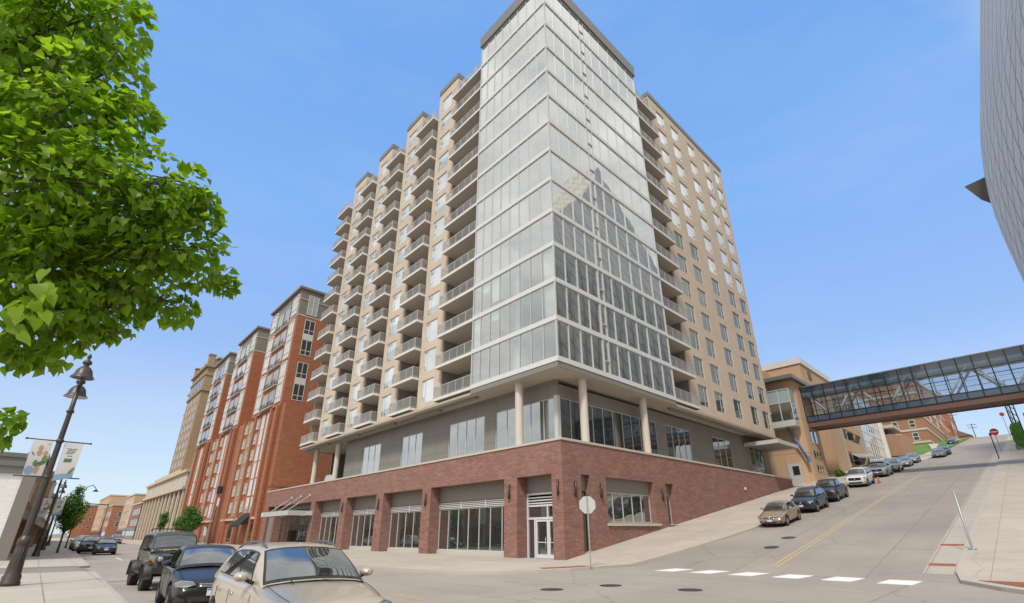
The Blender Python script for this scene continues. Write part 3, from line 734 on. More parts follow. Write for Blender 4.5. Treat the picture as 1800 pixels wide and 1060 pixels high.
# right-hand wall climbing the hill, with a door, a shop window and a slit
bs = [(1.2,1.98),(2.95,4.85),(11.3,13.2),(14.5,44.6)]
g.box(0, 1.2, 1.2, 44.7, HD, 7.55)
for (p, q) in bs: g.box(0, 1.2, p, q, -.2, HD)
g.box(0, 1.2, 4.85, 11.3, -.2, 2.42); g.box(0, 1.2, 13.2, 14.5, -.2, 2.35)
g.box(1.2, 6, 44.2, 44.7, 2, 7.55); g.box(60.9, 61.8, 1.2, 12, .1, 7.55)
part('brick_base', g, M['brick'], T)
g = MB(Wp)
g.box(-.07, 62.0, -.07, 1.3, 7.55, 7.70); g.box(-.07, 1.3, 1.3, 44.8, 7.55, 7.70)
g.box(1.3, 61.0, 1.3, 8.2, 7.45, 7.69)
g.box(1.3, 2.1, 8.2, 44.2, 7.45, 7.69)
part('stone_coping', g, M['stone_cap'], T)
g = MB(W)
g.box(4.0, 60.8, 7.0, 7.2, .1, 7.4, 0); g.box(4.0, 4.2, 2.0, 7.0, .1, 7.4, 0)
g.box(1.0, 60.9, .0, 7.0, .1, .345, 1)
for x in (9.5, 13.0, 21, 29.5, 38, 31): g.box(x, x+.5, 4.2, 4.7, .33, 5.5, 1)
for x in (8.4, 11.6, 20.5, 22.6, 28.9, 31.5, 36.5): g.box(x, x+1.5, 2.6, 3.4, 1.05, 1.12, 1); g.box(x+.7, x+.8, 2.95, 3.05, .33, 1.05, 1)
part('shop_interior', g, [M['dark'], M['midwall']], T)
for (p, q) in ((5.9,15.85),(17.25,24.5),(26.0,33.1),(34.6,42.1)):
    g = MB(W); g.box(p+.02, q-.02, 1.02, 1.2, 4.28, HD, 0); g.box(p+.02, q-.02, .95, 1.2, .2, .64, 1); part_each('shop_panel', g, [M['gray_plain'], M['stone_cap']], T)
    big = q-p > 9
    glazing('shopfront_window', 'a', 1.1, p+.02, q-.02, .64, 3.72, 1.5, 'store_glass', 'silver', fn=W)
    g = MB(W); 
    g.box(p+.02, q-.02, 1.06, 1.16, 3.74, 4.26, 1)
    for j in range(4): g.box(p+.02, q-.02, .98, 1.06, 3.76+.13*j, 3.82+.13*j, 0)
    n = 3 if big else 2
    for j in range(1, n): x = p+(q-p)*j/n; g.box(x-.05, x+.05, .94, .98, 3.72, 4.28, 0)
    part('louvre', g, [M['white'], M['gray_plain']], T)
# corner entrance
g = MB(W); g.box(1.02, 4.48, 1.02, 1.2, 4.42, HD); part('shop_panel', g, M['gray_plain'], T)
g = MB(W)
g.box(4.36, 4.48, .98, 1.14, .33, 4.42); g.box(1.02, 1.12, .98, 1.14, .33, 4.42); g.box(1.12, 4.36, .98, 1.14, 4.3, 4.42)
for j in range(3): g.box(1.12, 4.36, 1.0, 1.1, 3.72+.18*j, 3.80+.18*j)
g.box(1.12, 4.36, .98, 1.14, 3.54, 3.66); g.box(1.12, 4.36, .98, 1.14, 2.72, 2.86); g.box(3.62, 3.74, .98, 1.14, .33, 2.72); g.box(2.36, 2.46, .985, 1.135, 2.86, 3.54)
de = part('entrance_frame', g, M['white'], T)
g = MB(W); g.quad([(1.1,1.06,.4),(4.4,1.06,.4),(4.4,1.06,3.6),(1.1,1.06,3.6)]); part('pane', g, M['store_glass'], de)
for (p, q) in ((1.14,2.36),(2.38,3.60)):
    g = MB(W)
    g.box(p, p+.13, 1.0, 1.05, .36, 2.70); g.box(q-.13, q, 1.0, 1.05, .36, 2.70); g.box(p+.13, q-.13, 1.0, 1.05, 2.58, 2.70); g.box(p+.13, q-.13, 1.0, 1.05, .36, .58); g.box(p+.13, q-.13, 1.0, 1.05, 1.28, 1.33)
    d = part('door', g, M['white'], T)
    g = MB(W); x = q-.25 if p < 2 else p+.2; g.tube([(x,.92,1.0),(x,.92,1.6)], .02); g.tube([(x,.92,1.05),(x,1.0,1.05)], .015); g.tube([(x,.92,1.55),(x,1.0,1.55)], .015); part('handle', g, M['silver'], d)
# right-hand openings
g = MB(Wp); g.box(.45, .6, 1.98, 2.95, 4.45, HD); g.box(.45, .6, 4.85, 11.3, 4.5, HD); g.box(.45, .6, 13.2, 14.5, 4.6, HD); part_each('shop_panel', g, M['gray_plain'], T)
g = MB(Wp); g.box(.5, .58, 1.98, 2.95, .3, 4.4, 0); g.box(.44, .6, 2.0, 2.06, .3, 4.45, 1); g.box(.44, .6, 2.87, 2.93, .3, 4.45, 1); g.box(.44, .6, 2.06, 2.87, 4.37, 4.45, 1)
part('side_door', g, [mat('grey_green_door', (.13,.125,.095), .6), M['black']], T)
glazing('shop_window', 'b', .5, 4.87, 11.28, 2.5, 4.5, 1.28, 'store_glass', 'silver')
g = MB(Wp); g.box(-.12, .42, 4.7, 11.75, 2.28, 2.46); part('sill', g, M['stone_cap'], T)
glazing('slit_window', 'b', .5, 13.22, 14.48, 2.4, 4.6, 1.3, 'dark_glass', 'silver')
g = MB(Wp); g.box(1.3, 1.35, 1.3, 15, 0.3, 5.4); g.box(-.3, .35, 13.1, 14.7, 2.2, 2.36); part('inner_wall', g, M['dark'], T)
for (ax, x, z) in (('a',.35,4.05),('a',5.25,4.05),('a',16.5,4.0),('a',25.3,4.0),('a',33.8,4.0),('b',1.2,4.0),('b',4.1,4.0),('b',12.5,4.1)):
    g = MB(Wp)
    if ax == 'a':
        g.tube([(x,-.13,z),(x,-.13,z+1.0)], .075, 10); g.box(x-.04, x+.04, -.13, .0, z+.15, z+.25); g.box(x-.04, x+.04, -.13, .0, z+.75, z+.85)
    else:
        g.tube([(-.13,x,z),(-.13,x,z+1.0)], .075, 10); g.box(-.13, 0, x-.04, x+.04, z+.15, z+.25); g.box(-.13, 0, x-.04, x+.04, z+.75, z+.85)
    part('wall_lamp', g, M['bronze'], T)
g = MB(Wp); g.cyl(-.05, 29.5, 5.7, 5.95, .14, n=10); part('standpipe', g, M['silver'], T)
# main entrance portal with steel canopy on rods
g = MB(W); g.box(43.6, 60.0, 1.0, 1.2, 4.9, HD, 0); g.box(57.5, 60.0, .3, 1.2, .2, 4.9, 0); part('portal_wall', g, M['gray_plain'], T)
glazing('entrance_glazing', 'a', 1.1, 43.5, 56.5, .33, 4.9, 2.1, 'store_glass', 'bronze', (3.9,), fn=W)
g = MB(W)
g.box(42.6, 52.6, -3.0, .0, 4.05, 4.12, 1)
g.box(42.6, 52.6, -3.05, -2.9, 3.88, 4.42); g.box(42.5, 42.6, -3.05, 0, 3.88, 4.42); g.box(52.6, 52.7, -3.05, 0, 3.88, 4.42)
cn = part('canopy', g, [M['silver'], M['gray_plain']], T)
g = MB(W)
for x in (44.0, 47.2, 50.4): g.tube([(x,-2.7,4.4),(x,-.05,6.3)], .05, 8); g.cyl(x, -.06, 6.18, 6.42, .13, n=10)
part('tie_rod', g, M['silver'], cn)
g = MB(W); g.box(42.46, 42.5, -.85, -.05, 3.95, 4.35); g.box(52.0, 52.6, -3.09, -3.05, 3.92, 4.36); part('blank_sign', g, M['white'], cn)
# canopy over the uphill entrance
g = MB(Wp); g.box(-2.0, 2.0, 36.5, 43.2, 11.0, 11.25, 0); g.box(-2.06, -2.0, 36.4, 43.3, 10.92, 11.35, 1); g.box(-2.0, 2.0, 36.4, 36.46, 10.92, 11.35, 1)
part('hill_canopy', g, [M['gray_plain'], M['silver']], T)
# ------------------------------------------------------------------ neighbours down the main street
def wins(parent, name, items, fn=W, gm='win_glass', fm='white', fw=.08, axis='a', fixed=0, div=0, hdiv=None, proud=.05):
    """items: (p, q, z0, z1): framed windows set on a wall plane, each a part with a pane"""
    for (p, q, z0, z1) in items:
        h = MB(fn); g = MB(fn)
        def bx(x0, x1, d0, d1, r, s):
            if axis == 'a': h.box(x0, x1, fixed+d0, fixed+d1, r, s)
            else: h.box(fixed+d0, fixed+d1, x0, x1, r, s)
        bx(p, p+fw, -proud, .1, z0, z1); bx(q-fw, q, -proud, .1, z0, z1); bx(p+fw, q-fw, -proud, .1, z1-fw, z1); bx(p+fw, q-fw, -proud, .1, z0, z0+fw)
        for i in range(1, div+1):
            x = p+(q-p)*i/(div+1); bx(x-fw/2, x+fw/2, -proud+.01, .1, z0+fw, z1-fw)
        if hdiv:
            for zz in hdiv: 
                zq = z0+(z1-z0)*zz; xs = [p+fw]+[p+(q-p)*i/(div+1) for i in range(1, div+1)]+[q-fw]
                for i in range(len(xs)-1): bx(xs[i]+(fw/2 if i else 0), xs[i+1]-(fw/2 if i < len(xs)-2 else 0), -proud+.015, .1, zq-fw/2, zq+fw/2)
        d = -.012; j = rnd(-.006,.006)
        pts = [(p+fw/2, d+j, z0+fw/2), (q-fw/2, d-j, z0+fw/2), (q-fw/2, d+j, z1-fw/2), (p+fw/2, d-j, z1-fw/2)]
        g.quad([(x, fixed+y, z) for x, y, z in pts] if axis == 'a' else [(fixed+y, x, z) for x, y, z in pts])
        o = part(name, h, M[fm], parent); part('pane', g, M[gm], o)
# --- stepped orange-red brick apartment block
RB = thing('brick_apartment_block', 'stepped orange-red brick apartment block with grey top storeys and white-framed windows', 'building', W(63.5, 0, .3))
TW = [(63.4, 80.0), (89.0, 104.0), (111.5, 127.0)]
g = MB(W); g.box(62.0, 128, .3, 16, .1, 21.3)
for (p, q) in TW: g.box(p, q, .0, 16, 21.3, 37.2)
for (p, q) in ((80.0,89.0),(104.0,111.5)): g.box(p, q, 4.6, 16, 21.3, 37.2)
# pilasters on the lower front
for (p, q) in TW:
    for x in (p+.1, p+4.3, p+13.0, p+20.0):
        if x < 127: g.box(x, x+.9, -.15, .3, .1, 21.3)
    g.box(p+.0, p+.9, -.55, -.15, .1, 20.9)
part('wall', g, M['redbrick'], RB)
g = MB(W)
for (p, q) in TW: g.box(p+14.2, min(p+17.2,128), .1, .3, 4.5, 20.6)
part_each('buff_pier', g, M['tanbrick'], RB)
g = MB(W); gp = mat('grey_top_cladding', (.21,.185,.155), .7, var=.1, scale=.8)
for i, (p, q) in enumerate(TW):
    g.box(p+.05, q-.05, .05, 16, 37.2, 42.2); g.box(p-.25, q+.2, -.45, 16.2, 42.2, 42.6)
    g.box(p-.04, q, -.04, 16.1, 37.1, 37.3, 1); g.box(p-.04, q, -.04, 16.1, 40.2, 40.35, 1)
for (p, q) in ((80.0,89.0),(104.0,111.5)): g.box(p+.3, q-.1, 4.65, 16, 37.2, 41.2)
part('grey_top_storeys', g, [gp, M['stone_cap']], RB)
for (p, q) in TW:
    for (x0, x1) in ((p+.9, p+3.7), (p+12.4, p+15.4)):      # tall white window bays
        for (z0, z1) in ((21.9,25.3),(25.4,28.9),(29.5,32.9),(33.0,36.6),(37.6,41.4)):
            wins(RB, 'bay_window', [(x0, x1, z0, z1)], fixed=0, div=1, hdiv=(.3,), fw=.16, gm='win_blind', proud=.12)
    g = MB(W)
    for z in (21.6, 25.3, 29.0, 32.7, 36.4):
        g.box(p+4.6, p+11.4, -.38, .0, z, z+.15)
    part_each('balcony_slab', g, M['stone_cap'], RB)
    for z in (21.6, 25.3, 29.0, 32.7, 36.4):
        g = MB(W)
        for x0, x1 in ((p+4.7, p+7.6), (p+8.3, p+11.3)):
            g.box(x0, x1, -.36, -.33, z+1.05, z+1.1)
            for i in range(18): x = x0+(x1-x0)*i/17; g.box(x-.02, x+.02, -.355, -.335, z+.15, z+1.05)
        part('balcony_railing', g, M['bronze'], RB)
    g = MB(W)
    for z in (21.9, 25.6, 29.3, 33.0, 37.4):
        for x0, x1 in ((p+4.7, p+7.6), (p+8.3, p+11.3)): g.box(x0, x1, -.03, .06, z, z+2.7)
    part_each('balcony_opening', g, M['dark_glass'], RB)
    rows = [5.2, 8.0, 10.75, 13.5, 16.2, 18.8]
    if p < 110:
        for z in rows: wins(RB, 'window', [(p+1.9, p+2.9, z, z+1.75)], fixed=.3, hdiv=(.5,), fw=.09, gm='win_blind')
    for z in rows:
        wins(RB, 'strip_window', [(p+5.9, p+7.5, z-.35, z+2.2), (p+8.6, p+10.2, z-.35, z+2.2)], fixed=.3, div=1, hdiv=(.35,), fw=.12, gm='win_blind')
        if p+18 < 127: wins(RB, 'window', [(p+11.5, p+12.4, z, z+1.75), (p+15.2, p+16.1, z, z+1.75), (p+18.6, p+19.5, z, z+1.75)], fixed=.3 if True else .1, hdiv=(.5,), fw=.09, proud=.26)
# windows on the wall that faces the tower
for (z0, z1) in ((22.2,25.0),(26.0,28.8),(30.1,32.9),(33.9,36.6),(37.6,41.3)):
    wins(RB, 'side_window', [(1.5, 3.4, z0, z1)], axis='b', fixed=63.4, div=1, hdiv=(.3,), fw=.1, gm='dark_glass' if z0 < 36 else 'win_blind')
g = MB(W)
for (z0, z1) in ((25.0,26.0),(32.9,33.9)): g.box(63.33, 63.42, 1.5, 3.4, z0, z1)
part_each('white_panel', g, M['white'], RB)
g = MB(W)
for x in (64.1, 66.4): g.box(x, x+1.7, -.02, .32, .2, 3.4, 0)
for x in (75, 79, 84, 92, 97, 102, 113, 118, 122): g.box(x, x+2.4, .22, .32, .3, 3.3, 0)
for p, q in TW: g.box(p+.2, p+23, -.12, .3, 4.0, 4.3, 1) if p < 110 else g.box(p+.2, 128, -.12, .3, 4.0, 4.3, 1)
part('ground_floor_opening', g, [M['dark_glass'], M['stone_cap']], RB)
g = MB(W); g.add([(68.5,.25,5.0),(73.5,.25,5.0),(73.5,-1.5,3.2),(68.5,-1.5,3.2)], [(0,1,2,3)]); g.add([(68.5,-1.5,3.2),(73.5,-1.5,3.2),(73.5,-1.5,2.9),(68.5,-1.5,2.9)], [(0,1,2,3)]); g.add([(68.5,.25,5.0),(68.5,-1.5,3.2),(68.5,.25,3.2)], [(0,1,2)])
part('awning', g, mat('black_canvas', (.02,.02,.02), .9), RB)
g = MB(W); g.box(62.0, 63.4, .25, 16, 8.35, 8.6); part('ledge', g, M['cap'], RB)
# --- old buff brick tower on a limestone base
OT = thing('old_brick_tower', 'tall buff brick tower with arched top windows rising from a pale limestone base', 'building', W(140, 0, .3))
g = MB(W); g.box(143.5, 163.8, .6, 15, 17.8, 47.0); g.box(165.5, 187, 4.0, 15, 17.8, 46.0); g.box(163.8, 165.5, 6.0, 15, 17.8, 45.0)
part('wall', g, M['tanbrick'], OT)
g = MB(W)
for (p, q, b) in ((143.5,163.8,.6),(165.5,187,4.0)):
    for (z0, z1, o) in ((39.6,40.2,.35),(44.2,44.7,.25),(46.6,47.3,.6)):
        g.box(p-o, q+o, b-o, b, z0, z1); g.box(p-o, p, b, 15, z0, z1)
    for i in range(5):
        x = p+(q-p-2)*i/4; g.box(x, x+2, b-.1, b+2, 47.3, 48.6+(.9 if i in (0,4) else 0))
    for i in range(4): y = b+1.5+i*3.2; g.box(p-.1, p+1.2, y, y+1.6, 47.3, 48.4)
g.box(146.5, 160.5, 3.6, 13, 47.3, 50.4); g.box(146.1, 160.9, 3.2, 13.4, 50.4, 50.9); g.box(169, 182, 7, 14, 46.0, 48.6)
for q in (143.3, 162.2): g.box(q, q+1.7, .4, 2.1, 47.3, 50.2); g.box(q-.15, q+1.85, .25, 2.25, 50.2, 50.6)
part('cornice', g, M['tanbrick'], OT)
rows = [19.2+2.55*i for i in range(8)]
g = MB(W)
wins(OT, 'window', [(3.2, 4.8, z, z+1.5) for z in rows]+[(7.2, 8.8, z, z+1.5) for z in rows], axis='b', fixed=143.5, hdiv=(.5,), fw=.12, gm='dark_glass')
for x in (146.5, 150.5, 155, 159.5): wins(OT, 'window', [(x, x+1.5, z, z+1.5) for z in rows], fixed=.6, hdiv=(.5,), fw=.12, gm='dark_glass')
def arch(p, q, z0, z1, fixed, axis):
    m_ = (p+q)/2; r = (q-p)/2; P = [(p, z0), (q, z0)]+[(m_+r*math.cos(t), z1-r+r*math.sin(t)) for t in [math.pi*i/8 for i in range(9)]]
    g = MB(W); f = (lambda x, d, z: (fixed+d, x, z)) if axis == 'b' else (lambda x, d, z: (x, fixed+d, z))
    n = len(P); g.add([f(x, -.06, z) for x, z in P]+[f(x, .1, z) for x, z in P], [tuple(range(n)), tuple(range(n, 2*n))[::-1]]+[(i, (i+1) % n, n+(i+1) % n, n+i) for i in range(n)])
    part('arched_window', g, M['dark_glass'], OT)
for y in (2.6, 6.8): arch(y, y+2.4, 41.0, 44.0, 143.5, 'b')
for x in (146.0, 150.0, 155, 159): arch(x, x+2.2, 41.0, 44.0, .6, 'a')
g = MB(W)
g.box(131.0, 197, .2, 18, 12.2, 17.0); g.box(130.6, 197.4, -.4, .2, 16.2, 16.9); g.box(130.6, 131, .2, 18, 16.2, 16.9); g.box(130.6, 197.4, -.3, .2, 12.2, 12.9); g.box(130.6, 131, .2, 18, 12.2, 12.9)
g.box(144, 187, .4, 15, 17.0, 18.0)
x = 131.0
while x < 196.5: g.box(x, x+1.2, .2, .65, .1, 12.2); x += 5.93
for y in (1.2, 6.0, 11.0, 16.0): g.box(131.0, 132, y, y+1.9, .1, 12.2)
part('limestone_base', g, M['limestone'], OT)
g = MB(W); g.box(131.6, 196.5, .7, 17, .1, 12.2); part('tall_glazing', g, M['dark_glass'], OT)
wins(OT, 'base_window', [(3.0, 4.8, 13.2, 15.4), (8.0, 9.8, 13.2, 15.4)], axis='b', fixed=131.0, fw=.14, gm='dark_glass', hdiv=(.5,))
wins(OT, 'base_window', [(133+5.93*i, 134.8+5.93*i, 13.2, 15.4) for i in range(10)], fixed=.2, fw=.14, gm='dark_glass', hdiv=(.5,))
# --- low shops and offices farther down, right-hand side
def block(name, label, a0, a1, b0, b1, h, m, rows, step, cap='stone_cap', gm='dark_glass', side=True, z0=.1, shop=True, ww=.5, ft=True):
    o = thing(name, label, 'building', W(a0, b0, z0))
    g = MB(W); g.box(a0, a1, b0, b1, z0-.3, z0+h); part('wall', g, M[m], o)
    g = MB(W); g.box(a0-.2, a1+.05, b0-.25, b1, z0+h, z0+h+.45); part('cornice', g, M[cap], o)
    n = int((a1-a0-1)/step); f = b0
    for z in rows:
        for i in range(n):
            x = a0+.8+i*step; wins(o, 'window', [(x, x+step*ww, z0+z, z0+z+1.9)], fixed=f, hdiv=(.5,), fw=.12, gm=gm)
        if side:
            for y in (b0+2.5, b0+6): wins(o, 'window', [(y, y+1.4, z0+z, z0+z+1.8)], axis='b', fixed=a0, hdiv=(.5,), fw=.12, gm=gm)
    if shop and ft:
        g = MB(W); g.box(a0+.6, a1-.6, f-.04, f+.1, z0+.6, z0+3.0); part('shop_window', g, M['dark_glass'], o)
        g = MB(W); g.box(a0+.3, a1-.3, f-.18, f, z0+3.2, z0+3.9); part('fascia_board', g, M['cap'], o)
    return o
block('maroon_brick_shop', 'low dark maroon brick building beyond the limestone base', 199, 222, 0, 14, 11.5, 'brick', (4.6, 8.0), 4.5)
block('buff_office', 'buff office block peeping above the maroon brick building', 224, 252, 0, 18, 15.5, 'rampwall', (5, 8.5, 12), 5)
block('orange_brick_shop', 'orange brick shop at the far bend of the street', 262, 300, -3, 16, 13.0, 'orangebrick', (5, 8.8), 5)
block('tan_office', 'tan office block rising behind the far orange brick shop', 302, 360, -2, 25, 19.0, 'rampwall', (5, 9, 13), 7)
block('red_brick_hotel', 'far red brick block closing the end of the street', 372, 410, -10, 20, 17.0, 'redbrick', (5, 9, 13), 6)
# --- left-hand row of shops
def WL(a, b, z): return W(a, b+.026*a, z)
def shop(name, label, a0, a1, h, m, rows, extra=None):
    f = -27.3; o = thing(name, label, 'building', WL(a0, f, .1))
    g = MB(WL); g.box(a0, a1, f-14, f, 3.6, h); g.box(a0, a0+.6, f-14, f, .05, 3.6); g.box(a1-.6, a1, f-14, f, .05, 3.6); g.box(a0+.6, a1-.6, f-14, f-1.2, .05, 3.6); part('wall', g, M[m], o)
    g = MB(WL); g.box(a0-.25, a1, f-14, f+.35, h, h+.35); g.box(a0-.15, a1, f-14, f+.15, h-.5, h); part('cornice', g, M['cap'], o)
    for z in rows:
        n = max(1, int((a1-a0-1)/2.6))
        for i in range(n):
            x = a0+.8+(a1-a0-1)*i/n
            h_ = MB(WL); h_.box(x, x+1.3, f-.02, f+.06, z, z+1.9); w = part('window', h_, M['white'], o)
            h_ = MB(WL); h_.box(x+.1, x+1.2, f+.06, f+.07, z+.1, z+1.8); part('pane', h_, M['dark_glass'], w)
    g = MB(WL); g.box(a0+.6, a1-.6, f-1.25, f-1.1, .4, 2.8); part('shop_window', g, M['dark_glass'], o)
    g = MB(WL); g.box(a0+.6, a1-.6, f-1.1, f+.25, 2.9, 3.55); part('fascia_board', g, M['cap'] if not extra else M[extra], o)
    return o
M['whitewall'] = panels('white_painted_brick', (.80,.81,.80), .6, .2, .012, .8, .8, var=.05, stain=.12, offset=.5)
s1 = shop('white_walled_shop', 'low shop with a white side wall and dark roof edge at the left', 31, 38, 6.3, 'whitewall', (4.1,))
g = MB(WL); g.box(30.9, 31.6, -27.75, -27.0, .05, 6.9); g.box(30.7, 31.9, -27.95, -26.7, 6.9, 7.3); part('corner_pier', g, M['gray_plain'], s1)
s2 = shop('red_brick_shop', 'red brick shop with a buff oriel window next to the white-walled shop', 38.2, 52, 7.6, 'redbrick', (4.3,))
g = MB(WL); g.prism([(41,-27.3),(41.8,-26.3),(44.4,-26.3),(45.2,-27.3)], 3.9, 7.0); part('oriel', g, M['tanbrick'], s2)
g = MB(WL); g.prism([(40.8,-27.3),(41.7,-26.1),(44.5,-26.1),(45.4,-27.3)], 3.6, 3.9); part('oriel_base', g, M['cap'], s2)
s3 = shop('pale_stone_shop', 'pale stone-fronted shop halfway down the left row', 52.2, 66, 6.4, 'limestone', (4.0,))
s4 = shop('brown_brick_shop', 'brown brick shop farther down the left row', 66.2, 88, 8.6, 'tanbrick', (4.2,))
s5 = shop('maroon_brick_row', 'dark maroon brick row at the far end of the left side', 88.2, 130, 7.5, 'brick', (4.2,))
s6 = shop('tan_row', 'last tan building of the left row before the bend', 130.5, 200, 9.5, 'rampwall', (4.2,))
g = MB(WL); g.box(47.0, 47.25, -27.2, -26.1, 3.3, 6.3); g.box(46.9, 47.35, -27.3, -26.05, 6.3, 6.4)
solo('hanging_sign', g, M['white'], 'tall blank white blade sign sticking out from the red brick shop', 'sign', WL(47,-28,3.3))
# ------------------------------------------------------------------ up the hill: ramp building, skyway, glass stair, brick hall
def gh(b): return road_z(b)
RP = thing('concrete_parking_building', 'tan concrete parking building with a rounded corner beyond the corner tower', 'building', W(0, 50, gh(50)))
g = MB(W)
# rounded-corner block
poly = [(-1.0,57.5),(-1.0,52.2)]+[(.4-1.4*math.cos(t), 51.6-1.4*math.sin(t)) for t in [math.pi/2*i/6 for i in range(0,7)]]+[(14,50.2),(14,60),(3,60),(3,57.5)]
g.prism(poly, 4, 21.6); 
g.box(2.6, 14, 60, 64.0, 5, 21.6); g.box(.5, 2.6, 57.5, 59, 5, 21.6)
g.box(-1.0, 3, 64.0, 70.0, 5, 21.6)
part('wall', g, M['rampwall'], RP)
g = MB(W); g.box(.6, 2.6, 59, 64.0, 5, 21.6); part('recess', g, M['rampwall2'], RP)
g = MB(W); g.box(1.6, 16, 66.3, 83, 10, 28.2); g.box(7.0, 16, 60.5, 66.3, 20, 27.6); part('upper_block', g, M['rampwall'], RP)
g = MB(W); g.box(1.4, 16.2, 66.1, 83.3, 28.2, 29.2); part('white_parapet', g, M['white'], RP)
g = MB(W); g.box(1.5, 1.62, 69.5, 71.2, 26.2, 27.6); part('vent', g, M['dark'], RP)
g = MB(W); g.box(-1.5, 8, 49.0, 57.6, 21.6, 22.1); part('roof_canopy', g, M['cap'], RP)
g = MB(W)
for z in (11.7, 16.3): g.prism([(p[0]-.012 if p[0] < 0 else p[0], p[1]-.012) for p in poly], z, z+.07)
part('joint', g, M['rampwall2'], RP)
# glazed bay carried on a blue strut
g = MB(W); g.prism([(-.9,48.3),(-.9,50.2),(4.0,50.2),(4.0,48.3)], 15.0, 15.8); bay = part('bay_base', g, M['silver'], RP)
g = MB(W); 
for (p0, p1) in (((-.85,50.15),(-.85,48.35)), ((-.85,48.35),(3.95,48.35))):
    g.quad([(*p0,15.8),(*p1,15.8),(*p1,18.2),(*p0,18.2)], 0); g.quad([(*p0,18.25),(*p1,18.25),(*p1,20.0),(*p0,20.0)], 1)
part('bay_glass', g, [M['store_glass'], mat('frosted_panel', (.30,.38,.38), .3, var=.05)], RP)
g = MB(W)
for x in (-.85, .7, 2.3, 3.9): g.box(x-.06, x+.06, 48.28, 48.4, 15.8, 20.0)
for z in (18.16, 19.95): g.box(-.9, 4.0, 48.26, 48.38, z, z+.1)
part('bay_frame', g, M['silver'], RP)
g = MB(W); g.tube([(.6,49.2,15.2),(-1.0,50.0,10.6)], .17, 10); g.cyl(-1.0, 50.0, 10.4, 11.2, .24, n=10); part('blue_strut', g, mat('blue_steel', (.10,.19,.34), .45, metal=.2), RP)
g = MB(W)
for y in (53.2, 55.0): g.box(-1.05, -.95, y, y+.9, 13.2, 15.0)
for y in (53.0, 54.2, 55.4):
    for z in (9.4, 11.2): g.box(-1.05, -.95, y, y+.55, z, z+1.0)
part_each('small_window', g, M['dark_glass'], RP)
g = MB(W); g.box(.2, 1.9, 50.1, 50.25, 7.6, 10.4, 0); g.box(.45, 1.3, 50.05, 50.12, 9.0, 10.1, 1); part('service_door', g, [M['silver'], M['dark_glass']], RP)
# open parking decks
g = MB(W)
for (z0, z1) in ((10.5,12.3),(13.9,16.2),(17.6,19.2)): g.box(-.9, -.6, 70.6, 84.0, z0+.25, z1)
part_each('deck_parapet', g, M['rampwall'], RP)
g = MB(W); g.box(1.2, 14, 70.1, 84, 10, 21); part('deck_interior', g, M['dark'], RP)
g = MB(W)
for y in (70.1, 84.0): g.box(-1.3, .2, y, y+.55, 9.5, 20.0)
part_each('deck_column', g, M['soffit'], RP)
g = MB(W); g.quad([(-1.4,71.0,13.6),(-1.4,83.8,14.8),(-2.6,83.8,14.0),(-2.6,71.0,12.8)]); part('glass_awning', g, M['spandrel'], RP)
g = MB(W); 
for i in range(7): y = 71+12.8*i/6; z = 13.6+1.2*i/6; g.tube([(-1.35,y,z+.05),(-2.65,y,z-.75)], .05, 6)
part('awning_rib', g, M['silver'], RP)
# glass stair tower
GS = thing('glass_stair_tower', 'stair tower with a gridded glass front between the parking decks and the brown wall', 'building', W(0, 88, gh(88)))
g = MB(W); g.quad([(-1.2,85.0,12.6),(-1.2,100,15.4),(-1.2,100,26),(-1.2,85.0,26)]); g.quad([(-1.2,85.0,12.6),(4,85.0,12.6),(4,85.0,26),(-1.2,85.0,26)]); part('glazing', g, M['store_glass'], GS)
g = MB(W)
for i in range(9): y = 85+15*i/8; g.box(-1.28, -1.12, y-.07, y+.07, 12.6, 26)
for i in range(8): z = 14+1.7*i; g.box(-1.27, -1.13, 85.07, 100, z-.07, z+.07)
for i in range(1, 4): x = -1.2+i*1.3; g.box(x-.06, x+.06, 84.93, 85.05, 12.6, 26)
for i in range(8): z = 14+1.7*i; g.box(-1.1, 4, 84.94, 85.04, z-.06, z+.06)
part('mullion', g, M['white'], GS)
g = MB(W); g.box(2.5, 10, 85.1, 100, 12, 25.8); 
part('stair_core', g, M['gray_plain'], GS)
g = MB(W)
for z in (16, 19.4, 22.8): g.box(-.9, 2.5, 86, 99.5, z, z+.25)
part_each('landing', g, M['soffit'], GS)
g = MB(W); g.box(-2.0, -1.3, 100.2, 101.0, 13, 25); part('white_fin', g, M['slab'], GS)
BWL = thing('brown_concrete_wall', 'curved reddish-brown concrete wall beside the grass bank', 'wall', W(-2, 104, gh(104)))
g = MB(W); g.prism([(8,102.5),(-3.0,102.5),(-3.3,105),(-4.3,108),(-5.0,110.5),(-4.4,113),(8,113)], 13.0, 20.4); part('wall', g, M['rampwall2'], BWL)
g = MB(W); g.box(-3.6, 8, 102.3, 110, 21.6, 22.2); g.box(-2.2, 8, 104, 109, 20.4, 21.6, 1); part('flat_roof', g, [M['stone_cap'], M['dark']], BWL)
# grass banks and a ramp path on the left of the hill street
g = MB(W); bsl = [102, 118, 124, 140, 160, 180, 200]
g.grid([[(a, b, gh(b)+.15+(.0 if a < -6 else .35*(a+6)**.8/1.0*.25)) for b in bsl] for a in (-9.35, -7.6, -6, -2, 3, 8, 16)], 0, True)
struct('grass_bank', g, M['grass'], kind='stuff')
g = MB(W); g.grid([[(-9.4,96,gh(96)+.18),(-8.9,118,gh(118)+.2),(-5.0,150,gh(150)+.6)],[(-7.0,96,gh(96)+.18),(-7.0,118,gh(118)+.2),(-3.2,150,gh(150)+.75)]], 0, False)
struct('footpath', g, M['walk_plain'])
